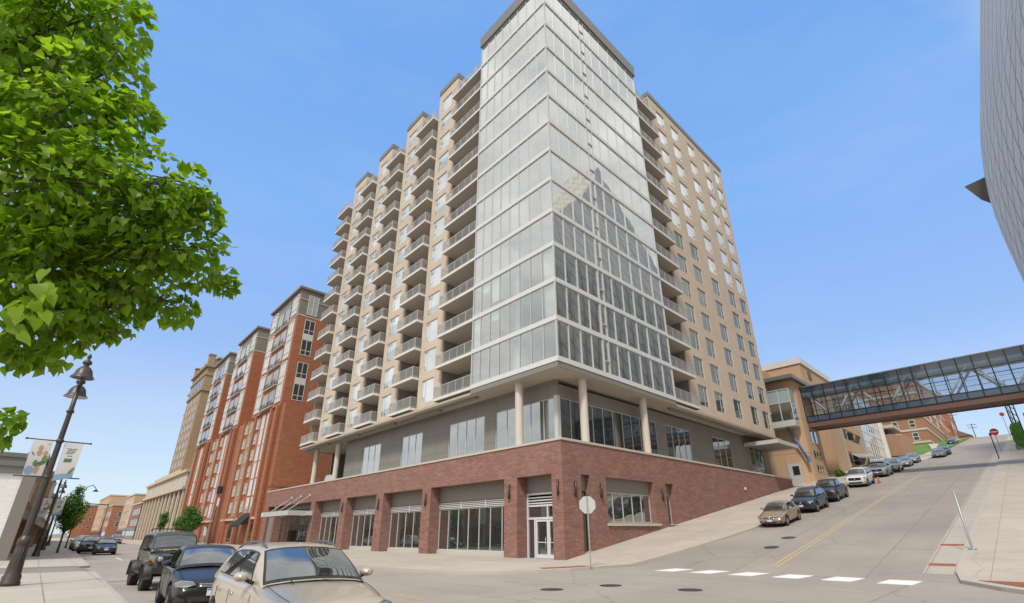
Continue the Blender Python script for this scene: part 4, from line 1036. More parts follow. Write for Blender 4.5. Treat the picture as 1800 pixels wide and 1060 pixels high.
# brick hall near the crest
BH = thing('orange_brick_hall', 'orange brick hall with pale stone bands at the crest of the hill', 'building', W(-2.8, 160, gh(160)))
g = MB(W); g.box(-2.8, 22, 160, 218, 22, 46); g.box(-4.2, 10, 218, 238, 28, 50); part('wall', g, M['orangebrick'], BH)
g = MB(W)
for z in (25.4, 28.9, 32.3, 35.8, 39.3): g.box(-2.95, 22, 159.85, 160.0, z, z+.55); g.box(-2.95, -2.8, 160, 218, z, z+.55)
part('stone_band', g, M['stone_cap'], BH)
wins(BH, 'window', [(x, x+1.5, z, z+2.2) for z in (26.2, 29.8, 33.2) for x in (-.6, 3.6, 7.4)], fixed=160, fw=.14, gm='win_glass', hdiv=(.5,))
wins(BH, 'window', [(y, y+2.2, z, z+2.2) for z in (33.4, 36.8) for y in (176, 190, 204)], axis='b', fixed=-2.8, fw=.16, gm='win_glass', hdiv=(.5,))
wins(BH, 'window', [(y, y+2.6, z, z+2.6) for z in (37, 42) for y in (221, 229)], axis='b', fixed=-4.2, fw=.2, gm='win_blind')
g = MB(W); g.add([(-2.8,200,33),(-4.4,200,33),(-4.4,206,34),(-2.8,206,34),(-2.8,200,36),(-2.8,206,37)], [(0,1,4),(1,2,5,4),(3,5,2),(0,4,5,3),(0,3,2,1)]); part('porch_roof', g, M['rampwall2'], BH)
# skyway
SW = thing('skyway_bridge', 'enclosed glass skyway with white truss crossing above the hill street', 'bridge', W(-1, 53.1, 15.4))
B0, B1, SZ0, SZ1 = 53.2, 57.0, 15.45, 21.0
XS = [-1.05-1.48*i for i in range(0, 23)]; xe = XS[-1]
g = MB(W); g.box(xe, -1.02, B0+.1, B1-.1, SZ0, SZ0+.14); g.box(xe, -1.02, B0+.02, B0+.10, SZ0-.12, SZ0+.55); g.box(xe, -1.02, B1-.10, B1-.02, SZ0-.12, SZ0+.55)
part('brown_beam', g, M['cortened'], SW)
g = MB(W); g.box(xe, -1.02, B0+.14, B1-.14, SZ0+.55, SZ0+.75, 0); g.box(xe, -1.02, B0-.05, B1+.05, SZ1-.12, SZ1, 1); g.box(xe, -1.02, B0+.3, B1-.3, SZ1-.95, SZ1-.85, 2)
g.box(xe, -1.02, B0+.3, B0+.45, SZ1-1.2, SZ1-.95, 2); g.box(xe, -1.02, B1-.45, B1-.3, SZ1-1.2, SZ1-.95, 2)
part('floor_and_roof', g, [M['soffit'], M['cap'], M['lightwall']], SW)
for bq in (B0, B1):
    g = MB(W)
    for i in range(len(XS)-1):
        j = rnd(-.01,.01)
        g.quad([(XS[i],bq+j,SZ0+.6),(XS[i+1],bq-j,SZ0+.6),(XS[i+1],bq+j,SZ0+1.35),(XS[i],bq-j,SZ0+1.35)], 0)
        g.quad([(XS[i],bq+j,SZ0+1.35),(XS[i+1],bq-j,SZ0+1.35),(XS[i+1],bq,SZ1-1.7),(XS[i],bq-j,SZ1-1.7)], 1)
        g.quad([(XS[i],bq+j,SZ1-1.7),(XS[i+1],bq-j,SZ1-1.7),(XS[i+1],bq+j,SZ1-.12),(XS[i],bq-j,SZ1-.12)], 1 if bq == B1 else 2)
    part('glazing', g, [M['spandrel'], M['sky_glass'], glass('skyway_upper_glass', (.06,.095,.14), .09, 2.5, .03, see=.66, tint=(.5,.61,.73), wav=.04)], SW)
    g = MB(W)
    for x in XS: g.box(x-.05, x+.05, bq-.08, bq+.08, SZ0+.56, SZ1-.12)
    for z in (SZ0+.58, SZ0+1.35, SZ1-1.7): g.box(xe, -1.05, bq-.07, bq+.07, z-.04, z+.04)
    part('mullion', g, M['black'], SW)
    g = MB(W); bi = bq+(.35 if bq == B0 else -.35); n = 0
    x = -1.6
    while x > xe+4:
        g.tube([(x,bi,SZ1-1.0),(x-2.95,bi,SZ0+.8)], .13, 8); g.tube([(x-3.1,bi,SZ0+.8),(x-5.9,bi,SZ1-1.0)], .13, 8); x -= 6.1
    part('truss_brace', g, M['white'], SW)
    g = MB(W); g.tube([(-1.1,bi,SZ0+2.7),(xe,bi,SZ0+2.7)], .04, 6); part('handrail', g, M['silver'], SW)
# ------------------------------------------------------------------ big curved metal-clad building on the right
M['metal'] = panels('zinc_shingles', (.56,.52,.46), 3.3, 2.6, .2, .22, .5, metal=.0, var=.05, offset=0, stain=.12, skew=.8)
CM = thing('curved_metal_building', 'tall bulging building clad in grey diamond-shaped metal sheets at the right edge', 'building', W(-40, 40, 5))
g = MB(W)
def roofz(b): return 46 if b < 28 else min(76, 46+(b-28)*.95)
def lean(z): return 0 if z < 36 else (.009*(z-36)**2 if z < 55 else 3.25+.31*(z-55))
bsm = [4, 10, 16, 22, 28, 34, 40, 46, 52, 57, 60, 62.5, 64.2, 65.2, 65.6, 65.6]
asm = [-37.5, -36.6, -35.6, -34.5, -33.4, -32.2, -31.0, -29.8, -28.7, -27.9, -27.6, -28.2, -29.4, -31, -33, -36]
pl = []; uvr = []
for t in [k/22 for k in range(23)]:
    row = []; r = []; s_ = 0
    for a, b in zip(asm, bsm):
        z = 3+(roofz(b)-3)*t; o = lean(z); k = max(0, min(1, (b-44)/16))
        q = (-22.26+1.25*(a-o+22.26), -25.19+1.25*(b-o*.55*k+25.19), 1.75+1.25*(z-1.75))
        if row: s_ += math.hypot(q[0]-row[-1][0], q[1]-row[-1][1])
        row.append(q); r.append((s_, z))
    pl.append(row); uvr.append(r)
g.grid(pl, 0, True, uv=uvr)
top = pl[-1]
back = [(p[0]-9, p[1]-1.5, p[2]-.8) for p in top]; base_b = [(x, y, 3) for x, y, z in back]
g.grid([top, back, base_b], 0, False)
q0 = [r[0] for r in pl]
g.grid([q0, [(back[0][0], back[0][1], min(p[2], back[0][2])) for p in q0]], 0, False)
part('metal_skin', g, M['metal'], CM)
g = MB(W)
g.add([(-31,84,51.0),(-28.6,84,54.2),(-27.3,84,57.6),(-30.5,84,58.0),(-31,84.25,51.0),(-28.6,84.25,54.2),(-27.3,84.25,57.6),(-30.5,84.25,58.0)], [(0,1,2,3),(7,6,5,4),(0,4,5,1),(1,5,6,2),(2,6,7,3),(3,7,4,0)])
part('louvre_fin', g, M['bronze'], CM)
# ------------------------------------------------------------------ vehicles (local frame: x forward, y left, z up)
CG = glass('car_glass', (.018,.02,.021), .16, 1.9, .012, hi=.95)
CGS = glass('car_side_glass', (.014,.016,.017), .10, 2.4, .015, hi=.9)
def paint(name, col, metal=.35, rough=.32): return mat(name, col, rough, metal=metal, var=.04, coat=.45)
MT = dict(tyre=mat('tyre_rubber', (.018,.018,.018), .85, var=.2, scale=8), trim=mat('black_plastic_trim', (.022,.022,.022), .55, var=.1),
    chrome=mat('chrome', (.62,.62,.62), .15, metal=1, var=.02), rim=mat('alloy_rim', (.38,.38,.39), .3, metal=.8, var=.05), rimd=mat('dark_alloy_rim', (.06,.06,.062), .35, metal=.7, var=.05),
    lens=mat('headlight_lens', (.34,.36,.37), .10, metal=.55, var=.12, scale=9, coat=1), amber=mat('amber_lens', (.55,.16,.02), .15, coat=1), red=mat('red_lens', (.35,.02,.02), .15, coat=1),
    plate=mat('licence_plate', (.62,.66,.70), .4, var=.1, scale=20), under=mat('underbody', (.01,.01,.01), .9))
def lerp(pts, x):
    """piecewise-linear lookup, pts sorted by descending x"""
    if x >= pts[0][0]: return pts[0][1]
    for (x0, z0), (x1, z1) in zip(pts, pts[1:]):
        if x >= x1: return z1+(z0-z1)*(x-x1)/(x0-x1)
    return pts[-1][1]
def smooth(pts, x, r=.12): return (lerp(pts, x-r)+2*lerp(pts, x-r/2)+2*lerp(pts, x)+2*lerp(pts, x+r/2)+lerp(pts, x+r))/8
CACHE = {}
def ev_mesh(o):
    bpy.context.view_layer.update()
    dg = bpy.context.evaluated_depsgraph_get(); me = bpy.data.meshes.new_from_object(o.evaluated_get(dg)); return me
def body_mesh(key, S):
    if key in CACHE: return CACHE[key]
    L, Wd = S['L'], S['W']/2; top = S['top']; h = L/2; fr = S.get('boxy', 0)
    xs = [h, h-.03, h-.12, h-.3, h-.6, h-1.0, h-1.4, h-1.8, h-2.3, 0.0-.2, -h+1.6, -h+1.2, -h+.8, -h+.45, -h+.2, -h+.06, -h]
    xs = sorted(set(round(x, 3) for x in xs), reverse=True); rows = []
    for x in xs:
        e = abs(x)/h; pf = 1-(.20-.12*fr)*max(0, (e-.55)/.45)**2.2
        w = Wd*pf; zt = smooth(top, x)
        zl = S['clr']+(.14*max(0, (e-.86)/.14)**1.5)
        if e > .985: zt = zt-.10*(1-.6*fr); zl += .06; w *= .965
        sh = S.get('sh', .16); zm = zl+(zt-zl)*.52
        crown = .035*(1-fr*.6)
        half = [(0, zl), (w*.72, zl), (w*.93, zl+.05), (w*.975, zl+.17), (w, zm), (w*.992, zt-sh*1.0), (w*.955, zt-sh*.42), (w*.87, zt-.02), (w*.6, zt+crown*.6), (0, zt+crown)]
        ring = [(x, y, z) for y, z in half]+[(x, -y, z) for y, z in half[-2:0:-1]]; rows.append(ring)
    n = len(rows[0]); g = MB()
    pts = [p for r in rows for p in r]; F = []
    for i in range(len(rows)-1):
        for k in range(n): F.append((i*n+k, i*n+(k+1) % n, (i+1)*n+(k+1) % n, (i+1)*n+k))
    F.append(tuple(range(n))); F.append(tuple((len(rows)-1)*n+k for k in range(n))[::-1])
    g.add(pts, F, smooth=True)
    me = g.mesh(key+'_cage', [], Vector((0,0,0)))
    o = bpy.data.objects.new('tmp', me); COL.objects.link(o)
    ss = o.modifiers.new('s', 'SUBSURF'); ss.levels = 2; ss.render_levels = 2
    cut = MB()
    for ax in S['axles']:
        for s in (1, -1):
            r = S['r']+S.get('arch', .07); nn = 28
            c = [(ax+r*math.cos(2*math.pi*i/nn), S['r']+.02+r*math.sin(2*math.pi*i/nn)) for i in range(nn)]
            y0, y1 = s*(Wd-.34), s*(Wd+.2)
            cut.add([(x, y0, z) for x, z in c]+[(x, y1, z) for x, z in c], [tuple(range(nn))[::-1], tuple(range(nn, 2*nn))]+[(i, (i+1) % nn, nn+(i+1) % nn, nn+i) for i in range(nn)])
    co_ = bpy.data.objects.new('tmpcut', cut.mesh('cut', [], Vector((0,0,0)))); COL.objects.link(co_)
    def vol(me_):
        bm = bmesh.new(); bm.from_mesh(me_); v_ = bm.calc_volume(signed=True); bm.free(); return v_
    v0 = vol(ev_mesh(o))
    bo = o.modifiers.new('b', 'BOOLEAN'); bo.operation = 'DIFFERENCE'; bo.object = co_; bo.solver = 'EXACT'
    res = ev_mesh(o)
    if not .6*v0 < vol(res) < .999*v0:
        print('boolean retry', key, v0, vol(res)); bo.use_self = True; res = ev_mesh(o)
        if not .6*v0 < vol(res) < .999*v0: bo.solver = 'FAST'; res = ev_mesh(o); print('fast', vol(res))
    bpy.data.objects.remove(o); bpy.data.objects.remove(co_)
    for p in res.polygons: p.use_smooth = True
    res.set_sharp_from_angle(angle=R(38))
    CACHE[key] = res; return res
def cabin_parts(S):
    """grid functions of the glasshouse: returns (shell MB, windscreen MB, rear MB, list of side-window MBs)"""
    A, B, C_, D = S['cab']; wb, wr = S['W']/2*S.get('wb', .90), S['W']/2*S.get('wr', .72); cr = .05
    line = [A, (A[0]*.5+B[0]*.5+.03, A[1]*.5+B[1]*.5+.02), B, (B[0]*.7+C_[0]*.3, max(B[1], C_[1])+.035), (B[0]*.3+C_[0]*.7, max(B[1], C_[1])+.03), C_, (C_[0]*.5+D[0]*.5-.03, C_[1]*.5+D[1]*.5+.03), D]
    zb0, zb1 = A[1], D[1]
    zr = max(B[1], C_[1])+.03
    def zbelt(x): t = (A[0]-x)/(A[0]-D[0]); return zb0+(zb1-zb0)*t
    def ztop(x): return smooth(line, x, .10)
    def ys(x, z):
        zb = min(zb0, zb1); t = max(0, min(1, (z-zb)/(zr-zb))); w = wb+(wr-wb)*t**1.15
        e = max(0, (D[0]+.7-x)/.9); e2 = max(0, (x-A[0]+.5)/.8)
        return w*(1-.07*min(1, e)**2-.05*min(1, e2)**2)
    return A, B, C_, D, zbelt, ztop, ys, cr
def cabin(S):
    A, B, C_, D, zbelt, ztop, ys, cr = cabin_parts(S)
    g = MB(); n = 34; rows = []
    for i in range(n+1):
        x = A[0]+(D[0]-A[0])*i/n; zt = max(ztop(x), zbelt(x)+.002); zb = zbelt(x)-.12; ye = ys(x, zt)
        half = [(0, zt+cr), (ye*.5, zt+cr*.75), (ye*.84, zt+cr*.2), (ye*.95, zt-.012), (ye+.0*1, zt-.05 if zt-.05 > zb else zb)]
        for t in (.25, .5, .75, 1.0): z = zt-.05+(zb-zt+.05)*t; half.append((ys(x, z), z))
        rows.append([(x, y, z) for y, z in half[::-1]]+[(x, -y, z) for y, z in half[1:]])
    g.grid(rows, 0, True)
    return g
def top_patch(S, x0, x1, inset, lift, nx=10, ny=12, x0c=None, m=0):
    """glass laid over the top surface between x0 and x1 (windscreen, rear screen, sunroof)"""
    A, B, C_, D, zbelt, ztop, ys, cr = cabin_parts(S); g = MB(); rows = []
    for i in range(nx+1):
        x = x0+(x1-x0)*i/nx; row = []
        for k in range(ny+1):
            s = -1+2*k/ny; zt = ztop(x); ye = ys(x, zt)*(1-inset)
            yy = s*ye; q = abs(s)*(1-inset); c = cr*(1-.25*(q/.5)**1) if q < .5 else (cr*.75-(cr*.55)*(q-.5)/.34 if q < .84 else cr*.2-(cr*.2+.012)*(q-.84)/.11)
            dz = (ztop(x+.03)-ztop(x-.03))/.06; nl = math.hypot(1, dz)
            row.append((x-dz/nl*lift, yy, zt+c+lift/nl))
        rows.append(row)
    g.grid(rows, m, True); return g
def side_patch(S, s, x0, x1, zlo, zhi, lift, slant0=0, slant1=0, n=8, round_=.0):
    """glass on the flank between stations x0 (front) and x1 (rear); slants lean the ends"""
    A, B, C_, D, zbelt, ztop, ys, cr = cabin_parts(S); g = MB(); rows = []
    for k in range(5):
        t = k/4; row = []
        for i in range(n+1):
            u = i/n; x = (x0+slant0*t)+((x1+slant1*t)-(x0+slant0*t))*u
            zb = zbelt(x)+zlo; zt = ztop(x)-zhi; zt = max(zt, zb+.01); z = zb+(zt-zb)*t
            row.append((x, s*(ys(x, z)+lift), z))
        rows.append(row)
    g.grid(rows, 0, True); return g
def wheel_mesh(key, r, w, dark=False, spokes=5, chunky=False):
    k = (key, 'w')
    if k in CACHE: return CACHE[k]
    def ring(prof, n=32):
        g = MB(lambda x, y, z: Vector((x, z, y))); g.lathe(0, 0, prof, n); return g
    rr = r*.66 if not chunky else r*.56
    t = ring([(rr, -w/2+.01), (r-.035, -w/2), (r-.008, -w/2+.03), (r, -w/4), (r, w/4), (r-.008, w/2-.03), (r-.035, w/2), (rr, w/2-.01), (rr, -w/2+.01)])
    if chunky:
        for i in range(26):
            a = 2*math.pi*i/26
            for s in (-1, 1):
                c = Vector((math.cos(a), s*w*.28, math.sin(a))); 
                P = []
                for da, dy, dr in ((-.05,-.06,-.01),(.05,-.06,-.01),(.05,.06,-.01),(-.05,.06,-.01),(-.04,-.055,.018),(.04,-.055,.018),(.04,.055,.018),(-.04,.055,.018)):
                    P.append(((r+dr)*math.cos(a+da), s*w*.28+dy, (r+dr)*math.sin(a+da)))
                t.v += [Vector(p) for p in P]; o = len(t.v)-8
                for f in [(0,3,2,1),(4,5,6,7),(0,1,5,4),(1,2,6,5),(2,3,7,6),(3,0,4,7)]: t.f.append([o+q for q in f]); t.m.append(0); t.sm.append(False); t.uv.append([(0,0)]*4)
    tm = t.mesh(key+'_tyre', [MT['tyre']], Vector((0,0,0)))
    q = ring([(rr+.004, -w/2+.02), (rr+.004, w/2-.025), (rr-.02, w/2-.02), (rr-.03, w/2-.09), (0, w/2-.10)])
    for i in range(spokes):
        a = 2*math.pi*i/spokes
        for da in ((-.13, .13) if spokes <= 5 else (0,)):
            e = Vector((math.cos(a+da), 0, math.sin(a+da))); f = Vector((-math.sin(a+da), 0, math.cos(a+da))); P = []
            for rad, hw in ((.05, .035), (rr-.012, .024)):
                for dy in (w/2-.075, w/2-.03 if rad > .1 else w/2-.045):
                    for sg in (-1, 1): v = e*rad+f*hw*sg; P.append((v.x, dy, v.z))
            o = len(q.v); q.v += [Vector(p) for p in P]
            for fc in [(0,1,3,2),(4,6,7,5),(0,2,6,4),(1,5,7,3),(2,3,7,6),(0,4,5,1)]: q.f.append([o+k2 for k2 in fc]); q.m.append(0); q.sm.append(False); q.uv.append([(0,0)]*4)
    c_ = ring([(.06, w/2-.11), (.06, w/2-.03), (.045, w/2-.02), (0, w/2-.02)], 16)
    o = len(q.v); q.v += c_.v; q.f += [[o+x for x in f] for f in c_.f]; q.m += c_.m; q.sm += c_.sm; q.uv += c_.uv
    rm = q.mesh(key+'_rim', [MT['rimd'] if dark else MT['rim']], Vector((0,0,0)))
    CACHE[k] = (tm, rm); return CACHE[k]
def lobj(name, me, parent, loc=(0,0,0), rot=None):
    o = bpy.data.objects.new(name, me); COL.objects.link(o); o.parent = parent; o.location = Vector(loc)
    if rot: o.rotation_euler = rot
    return o
def place_dir(o, pos, fwd, k=1):
    f = Vector(fwd).normalized(); l = Vector((0,0,1)).cross(f).normalized(); u = f.cross(l); f = f*k; l = l*k; u = u*k
    o.matrix_world = Matrix(((f.x, l.x, u.x, pos[0]), (f.y, l.y, u.y, pos[1]), (f.z, l.z, u.z, pos[2]), (0,0,0,1)))
def lens_shape(P, th):
    """rounded plate from polygon P of (y,z) at station x, bulged: used for lamps"""
    pass
def front_patch(S, poly, x_at, lift, m=0):
    """polygon of (y,z) wrapped on the nose: x follows the plan rounding"""
    g = MB(); h = S['L']/2; W2 = S['W']/2; fr = S.get('boxy', 0)
    def xn(y):
        q = abs(y)/W2; return x_at-(.42-.3*fr)*max(0, q-.35)**2.0*1.15
    n = len(poly); cy = sum(p[0] for p in poly)/n; cz = sum(p[1] for p in poly)/n
    out = [(xn(y)+lift*.25, y, z) for y, z in poly]; inn = [(xn(y*.0+cy+(y-cy)*.82)+lift, cy+(y-cy)*.86, cz+(z-cz)*.82) for y, z in poly]; bk = [(xn(y)-.16, y, z) for y, z in poly]
    F = [tuple(range(n, 2*n))]+[(i, (i+1) % n, n+(i+1) % n, n+i) for i in range(n)]+[(2*n+i, 2*n+(i+1) % n, (i+1) % n, i) for i in range(n)]
    g.add(out+inn+bk, F, m=m, smooth=False); return g
def car(kind, S, pm, label, cat, pos, fwd, group=None, name=None, detail=1):
    t = thing(name or S.get('name', 'parked_car'), label, cat, (0,0,0), group)
    me = body_mesh(kind, S); b = lobj('body', me.copy() if not me.materials else me, t)
    b.data = me
    if not me.materials: me.materials.append(pm)
    b.material_slots[0].link = 'OBJECT'; b.material_slots[0].material = pm
    h = S['L']/2; Wd = S['W']/2; A, B, C_, D = S['cab']
    def lp(nm, g, mats, par=t, key=None):
        mats = mats if isinstance(mats, (list, tuple)) else [mats]
        return lobj(nm, g.mesh(nm, mats, Vector((0,0,0))), par)
    cb = lp('cabin', cabin(S), pm)
    pill = S.get('pillar', .10)
    # windscreen with black frit edge, rear screen, side windows
    fx0, fx1 = A[0]-.03, B[0]+.06
    lp('windscreen_frame', top_patch(S, fx0, fx1, .035, .006), MT['trim'], cb)
    lp('windscreen', top_patch(S, fx0-.06*(1 if A[0]-B[0] > .4 else .4), fx1+.05*(1 if A[0]-B[0] > .4 else .4), .085, .011), CG, cb)
    if C_[0]-D[0] > .12: lp('rear_window', top_patch(S, C_[0]-.08, D[0]+.06, .10, .008), CG, cb)
    for s in (1, -1):
        wl = S['win']
        z0, zh = S.get('wz', (.02, .075))
        lp('window_frame', side_patch(S, s, wl[0][0]+.05, wl[-1][1]-.05, z0-.02, zh-.022, .004, wl[0][2], wl[-1][3], 14), MT['trim'], cb)
        if S.get('chrome'): lp('window_trim', side_patch(S, s, wl[0][0]+.07, wl[-1][1]-.07, z0-.045, zh-.03, .002, wl[0][2], wl[-1][3], 14), MT['chrome'], cb)
        for (x0, x1, s0, s1) in wl: lp('side_window', side_patch(S, s, x0, x1, z0, zh, .009, s0, s1), CGS, cb)
        # mirror
        mz = A[1]+.06; mx = A[0]-.42*(1 if not S.get('boxy') else .35); y0 = s*(Wd*.90)
        g = MB(); rows = []
        for k, (dx, sc) in enumerate(((.10,.35),(.06,.85),(0,1.0),(-.07,.95),(-.09,.9))):
            rows.append([(mx+dx+.05*math.cos(a)*0, s*(Wd+.09)+.115*sc*math.cos(a)*(1.0), mz+.07+.075*sc*math.sin(a)) for a in [2*math.pi*i/12 for i in range(13)]])
        g.grid(rows, 0, True); c0 = rows[-1][:-1]; g.add(c0, [tuple(range(12))], m=2); c0 = rows[0][:-1]; g.add(c0, [tuple(range(12))])
        g.tube([(mx+.02, y0, mz-.03), (mx+.01, s*(Wd+.03), mz+.03)], .03, 8, 1)
        lp('mirror', g, [S.get('mirror', pm) if not S.get('boxy') else MT['trim'], MT['trim'], CGS])
        # door seams and handles
        g = MB()
        zb = A[1]-.02
        seams = S['seams']
        for x in seams:
            pts = []
            for z in [S['clr']+.14+(zb-.10-S['clr']-.14)*i/6 for i in range(7)]:
                pts.append((x-.05*(z-zb)*0, s*(S['W']/2*yprof(S, x, z)+.0015), z))
            g.tube(pts, .006, 4)
        lp('door_seam', g, MT['under'])
        for x in S['handles']:
            g = MB(); yy = S['W']/2*yprof(S, x, zb-.13)
            g.tube([(x-.10, s*(yy-.012), zb-.13), (x-.085, s*(yy+.028), zb-.128), (x+.085, s*(yy+.028), zb-.125), (x+.10, s*(yy-.012), zb-.125)], .014, 6)
            lp('door_handle', g, MT['chrome'] if S.get('chrome') else pm)
    # lamps, grille, bumper
    for s in (1, -1):
        P = [(s*y, z) for y, z in S['lamp']]
        hl_ = lp('headlight', front_patch(S, P if s > 0 else P[::-1], h-.015, .022), MT['lens'])
        if S.get('amber'):
            P = [(s*y, z) for y, z in S['amber']]; lp('indicator', front_patch(S, P, h-.008, .022), MT['amber'], hl_)
        if S.get('fog'):
            y, z = S['fog']; P = [(s*y+.10*math.cos(a), z+.055*math.sin(a)) for a in [2*math.pi*i/10 for i in range(10)]]
            lp('fog_lamp', front_patch(S, P, h-.015, .014), MT['trim'])
        g = MB(); zt = S['top'][-1][1]-.18
        g.box(-h-.004, -h+.12, s*(Wd*.42), s*(Wd*.66), zt-.16, zt+.02); lp('tail_light', g, MT['red'])
    gr = lp('grille', front_patch(S, S['grille'], h+.0, .018), MT['trim'])
    ys_ = [p[0] for p in S['grille']]; zs_ = [p[1] for p in S['grille']]
    if S.get('bars', 3):
        g = MB(); nb = S.get('bars', 3)
        for i in range(nb):
            z = min(zs_)+(max(zs_)-min(zs_))*(i+.75)/(nb+.5); wq = max(ys_)*.90
            g.tube([(h+.022-(.42-.3*S.get('boxy',0))*max(0, abs(y)/Wd-.35)**2*1.15, y, z) for y in [wq*(-1+2*k/8) for k in range(9)]], .010, 5)
        lp('grille_bar', g, MT['chrome'] if S.get('chromegrille') else MT['trim'], gr)
    if S.get('badge'):
        g = MB(lambda x, y, z: Vector((z, x, y))); g.lathe(0, S['badge'], [(0, h+.04), (.06, h+.038), (.07, h+.02), (.07, h)], 18); lp('badge', g, MT['chrome'], gr)
    if S.get('intake'): lp('bumper_intake', front_patch(S, S['intake'], h+.012, .012), MT['trim'])
    pz = S.get('plate', .45); g = MB(); g.box(h+.03, h+.05, -.16, .16, pz, pz+.155, 0); g.box(h+.045, h+.0525, -.15, .15, pz+.115, pz+.145, 1); lp('licence_plate', g, [MT['plate'], mat('plate_blue', (.05,.12,.35), .4)])
    # bonnet shut-line, wipers
    g = MB(); zc = A[1]
    for s in (1, -1):
        yw = Wd*.78
        g.tube([(A[0]+.10, s*.05+(.35 if s > 0 else -.35), zc+.045), (A[0]-.10*(1 if not S.get('boxy') else .1), s*.05+(-.18 if s > 0 else .0)-.35*(s < 0), zc+.075)], .011, 5)
    lp('wiper', g, MT['trim'])
    g = MB()
    for s in (1, -1):
        g.tube([(x, s*(Wd*hoodw(S, x)), smooth(S['top'], x)+.012) for x in [A[0]+(h-.28-A[0])*i/8 for i in range(9)]], .005, 4)
    lp('bonnet_seam', g, MT['under'])
    if S.get('rails'):
        for s in (1, -1):
            A_, B_, C2, D_, zbelt, ztop, ysf, cr = cabin_parts(S)
            xs_ = [B[0]-.02+(C_[0]-.15-B[0])*i/14 for i in range(15)]
            pts = [(x, s*(ysf(x, ztop(x))*.90), ztop(x)+.015+.042*min(1, 4*min(i, 14-i)/14)) for i, x in enumerate(xs_)]
            g = MB(); g.tube(pts, [.012]+[.02]*13+[.012], 8); lp('roof_rail', g, mat('dark_grey_rail', (.12,.12,.12), .4, metal=.4))
    if S.get('rack'):
        g = MB(); zz = B[1]+.08
        for y in (-.55, .55): g.tube([(B[0]-.35, y, zz+.02), (B[0]-.30, y, zz+.10), (C_[0]+.3, y, zz+.10), (C_[0]+.25, y, zz+.02)], .02, 6)
        for x in (B[0]-.4, (B[0]+C_[0])/2, C_[0]+.4): g.tube([(x, -.55, zz+.09), (x, .55, zz+.09)], .016, 6)
        lp('roof_rack', g, MT['trim'])
    g = MB(); g.box(-h+.35, h-.35, -Wd*.8, Wd*.8, S['clr']-.03, S['clr']+.12); lp('underbody', g, MT['under'])
    tm, rm = wheel_mesh(kind, S['r'], S.get('tw', .22), S.get('darkrim', False), S.get('spokes', 5), S.get('chunky', False))
    for ax in S['axles']:
        for s in (1, -1):
            w = lobj('wheel', tm, t, (ax, s*(Wd-S.get('tw', .22)/2-.01+S.get('wout', 0)), S['r']), None if s > 0 else (0, 0, math.pi))
            lobj('rim', rm, w)
    if S.get('extra'): S['extra'](t, lp, S, pm)
    place_dir(t, pos, fwd, S.get('k', 1))
    return t
def hoodw(S, x):
    h = S['L']/2; e = abs(x)/h; pf = 1-(.20-.12*S.get('boxy', 0))*max(0, (e-.55)/.45)**2.2
    return pf*.80
def yprof(S, x, z):
    h = S['L']/2; e = abs(x)/h; pf = 1-(.20-.12*S.get('boxy', 0))*max(0, (e-.55)/.45)**2.2
    zt = smooth(S['top'], x); zl = S['clr']; zm = zl+(zt-zl)*.52; sh = S.get('sh', .16)
    P = [(zl, .72), (zl+.05, .93), (zl+.17, .975), (zm, 1.0), (zt-sh, .992), (zt-sh*.42, .955), (zt-.02, .87)]
    for (z0, w0), (z1, w1) in zip(P, P[1:]):
        if z <= z1: return pf*(w0+(w1-w0)*max(0, (z-z0)/(z1-z0)))*.996
    return pf*.87
SED = dict(name='parked_car', L=4.6, W=1.79, clr=.19, r=.32, tw=.21, axles=(1.42,-1.28), top=[(2.3,.66),(2.1,.74),(1.25,.93),(.9,.97),(-1.5,1.02),(-2.1,1.02),(-2.3,.92)],
    cab=((1.02,.95),(.28,1.43),(-.95,1.42),(-1.75,1.02)), win=((.62,-.30,-.35,0),(-.40,-1.22,0,.22)), wz=(.02,.085), seams=(1.0,-.35,-1.2), handles=(-.16,-1.02),
    lamp=[(.42,.66),(.60,.60),(.82,.62),(.86,.70),(.74,.76),(.5,.74)], amber=None, grille=[(-.36,.60),(.36,.60),(.40,.70),(-.40,.70)], bars=3, chromegrille=True, intake=[(-.5,.30),(.5,.30),(.56,.42),(-.56,.42)], fog=(.66,.36), plate=.43, badge=.65)
CPE = dict(SED, L=4.5, W=1.75, top=[(2.25,.64),(2.05,.72),(1.2,.90),(.85,.94),(-1.4,.98),(-2.0,.98),(-2.25,.88)], cab=((.98,.93),(.18,1.36),(-.75,1.35),(-1.70,.98)), win=((.55,-.42,-.33,0),(-.52,-1.12,0,.30)), seams=(.95,-.5), handles=(-.3,),
    axles=(1.35,-1.27), lamp=[(.38,.64),(.56,.57),(.80,.60),(.84,.69),(.72,.75),(.48,.72)], amber=[(.76,.62),(.83,.62),(.85,.70),(.79,.72)], grille=[(-.34,.56),(.34,.56),(.38,.655),(-.38,.655)], bars=2, intake=[(-.38,.30),(.38,.30),(.42,.38),(-.42,.38)], plate=.385, badge=.61)
SUV = dict(name='parked_car', L=4.7, W=1.87, clr=.24, r=.36, tw=.24, axles=(1.42,-1.35), top=[(2.35,.84),(2.2,.93),(1.3,1.07),(.95,1.10),(-1.6,1.16),(-2.2,1.14),(-2.35,1.02)], sh=.18,
    cab=((1.08,1.08),(.36,1.62),(-1.55,1.60),(-2.18,1.16)), wr=.70, win=((.62,-.28,-.36,0),(-.36,-1.14,0,0),(-1.22,-1.74,0,.30)), wz=(.02,.085), seams=(1.0,-.32,-1.25), handles=(-.15,-1.0), rails=True,
    lamp=[(.46,.80),(.62,.75),(.86,.78),(.90,.86),(.78,.92),(.54,.89)], amber=None, grille=[(-.40,.66),(.40,.66),(.46,.88),(-.46,.88)], bars=4, chromegrille=False, intake=[(-.55,.36),(.55,.36),(.62,.52),(-.62,.52)], fog=(.74,.46), plate=.50, badge=.78)
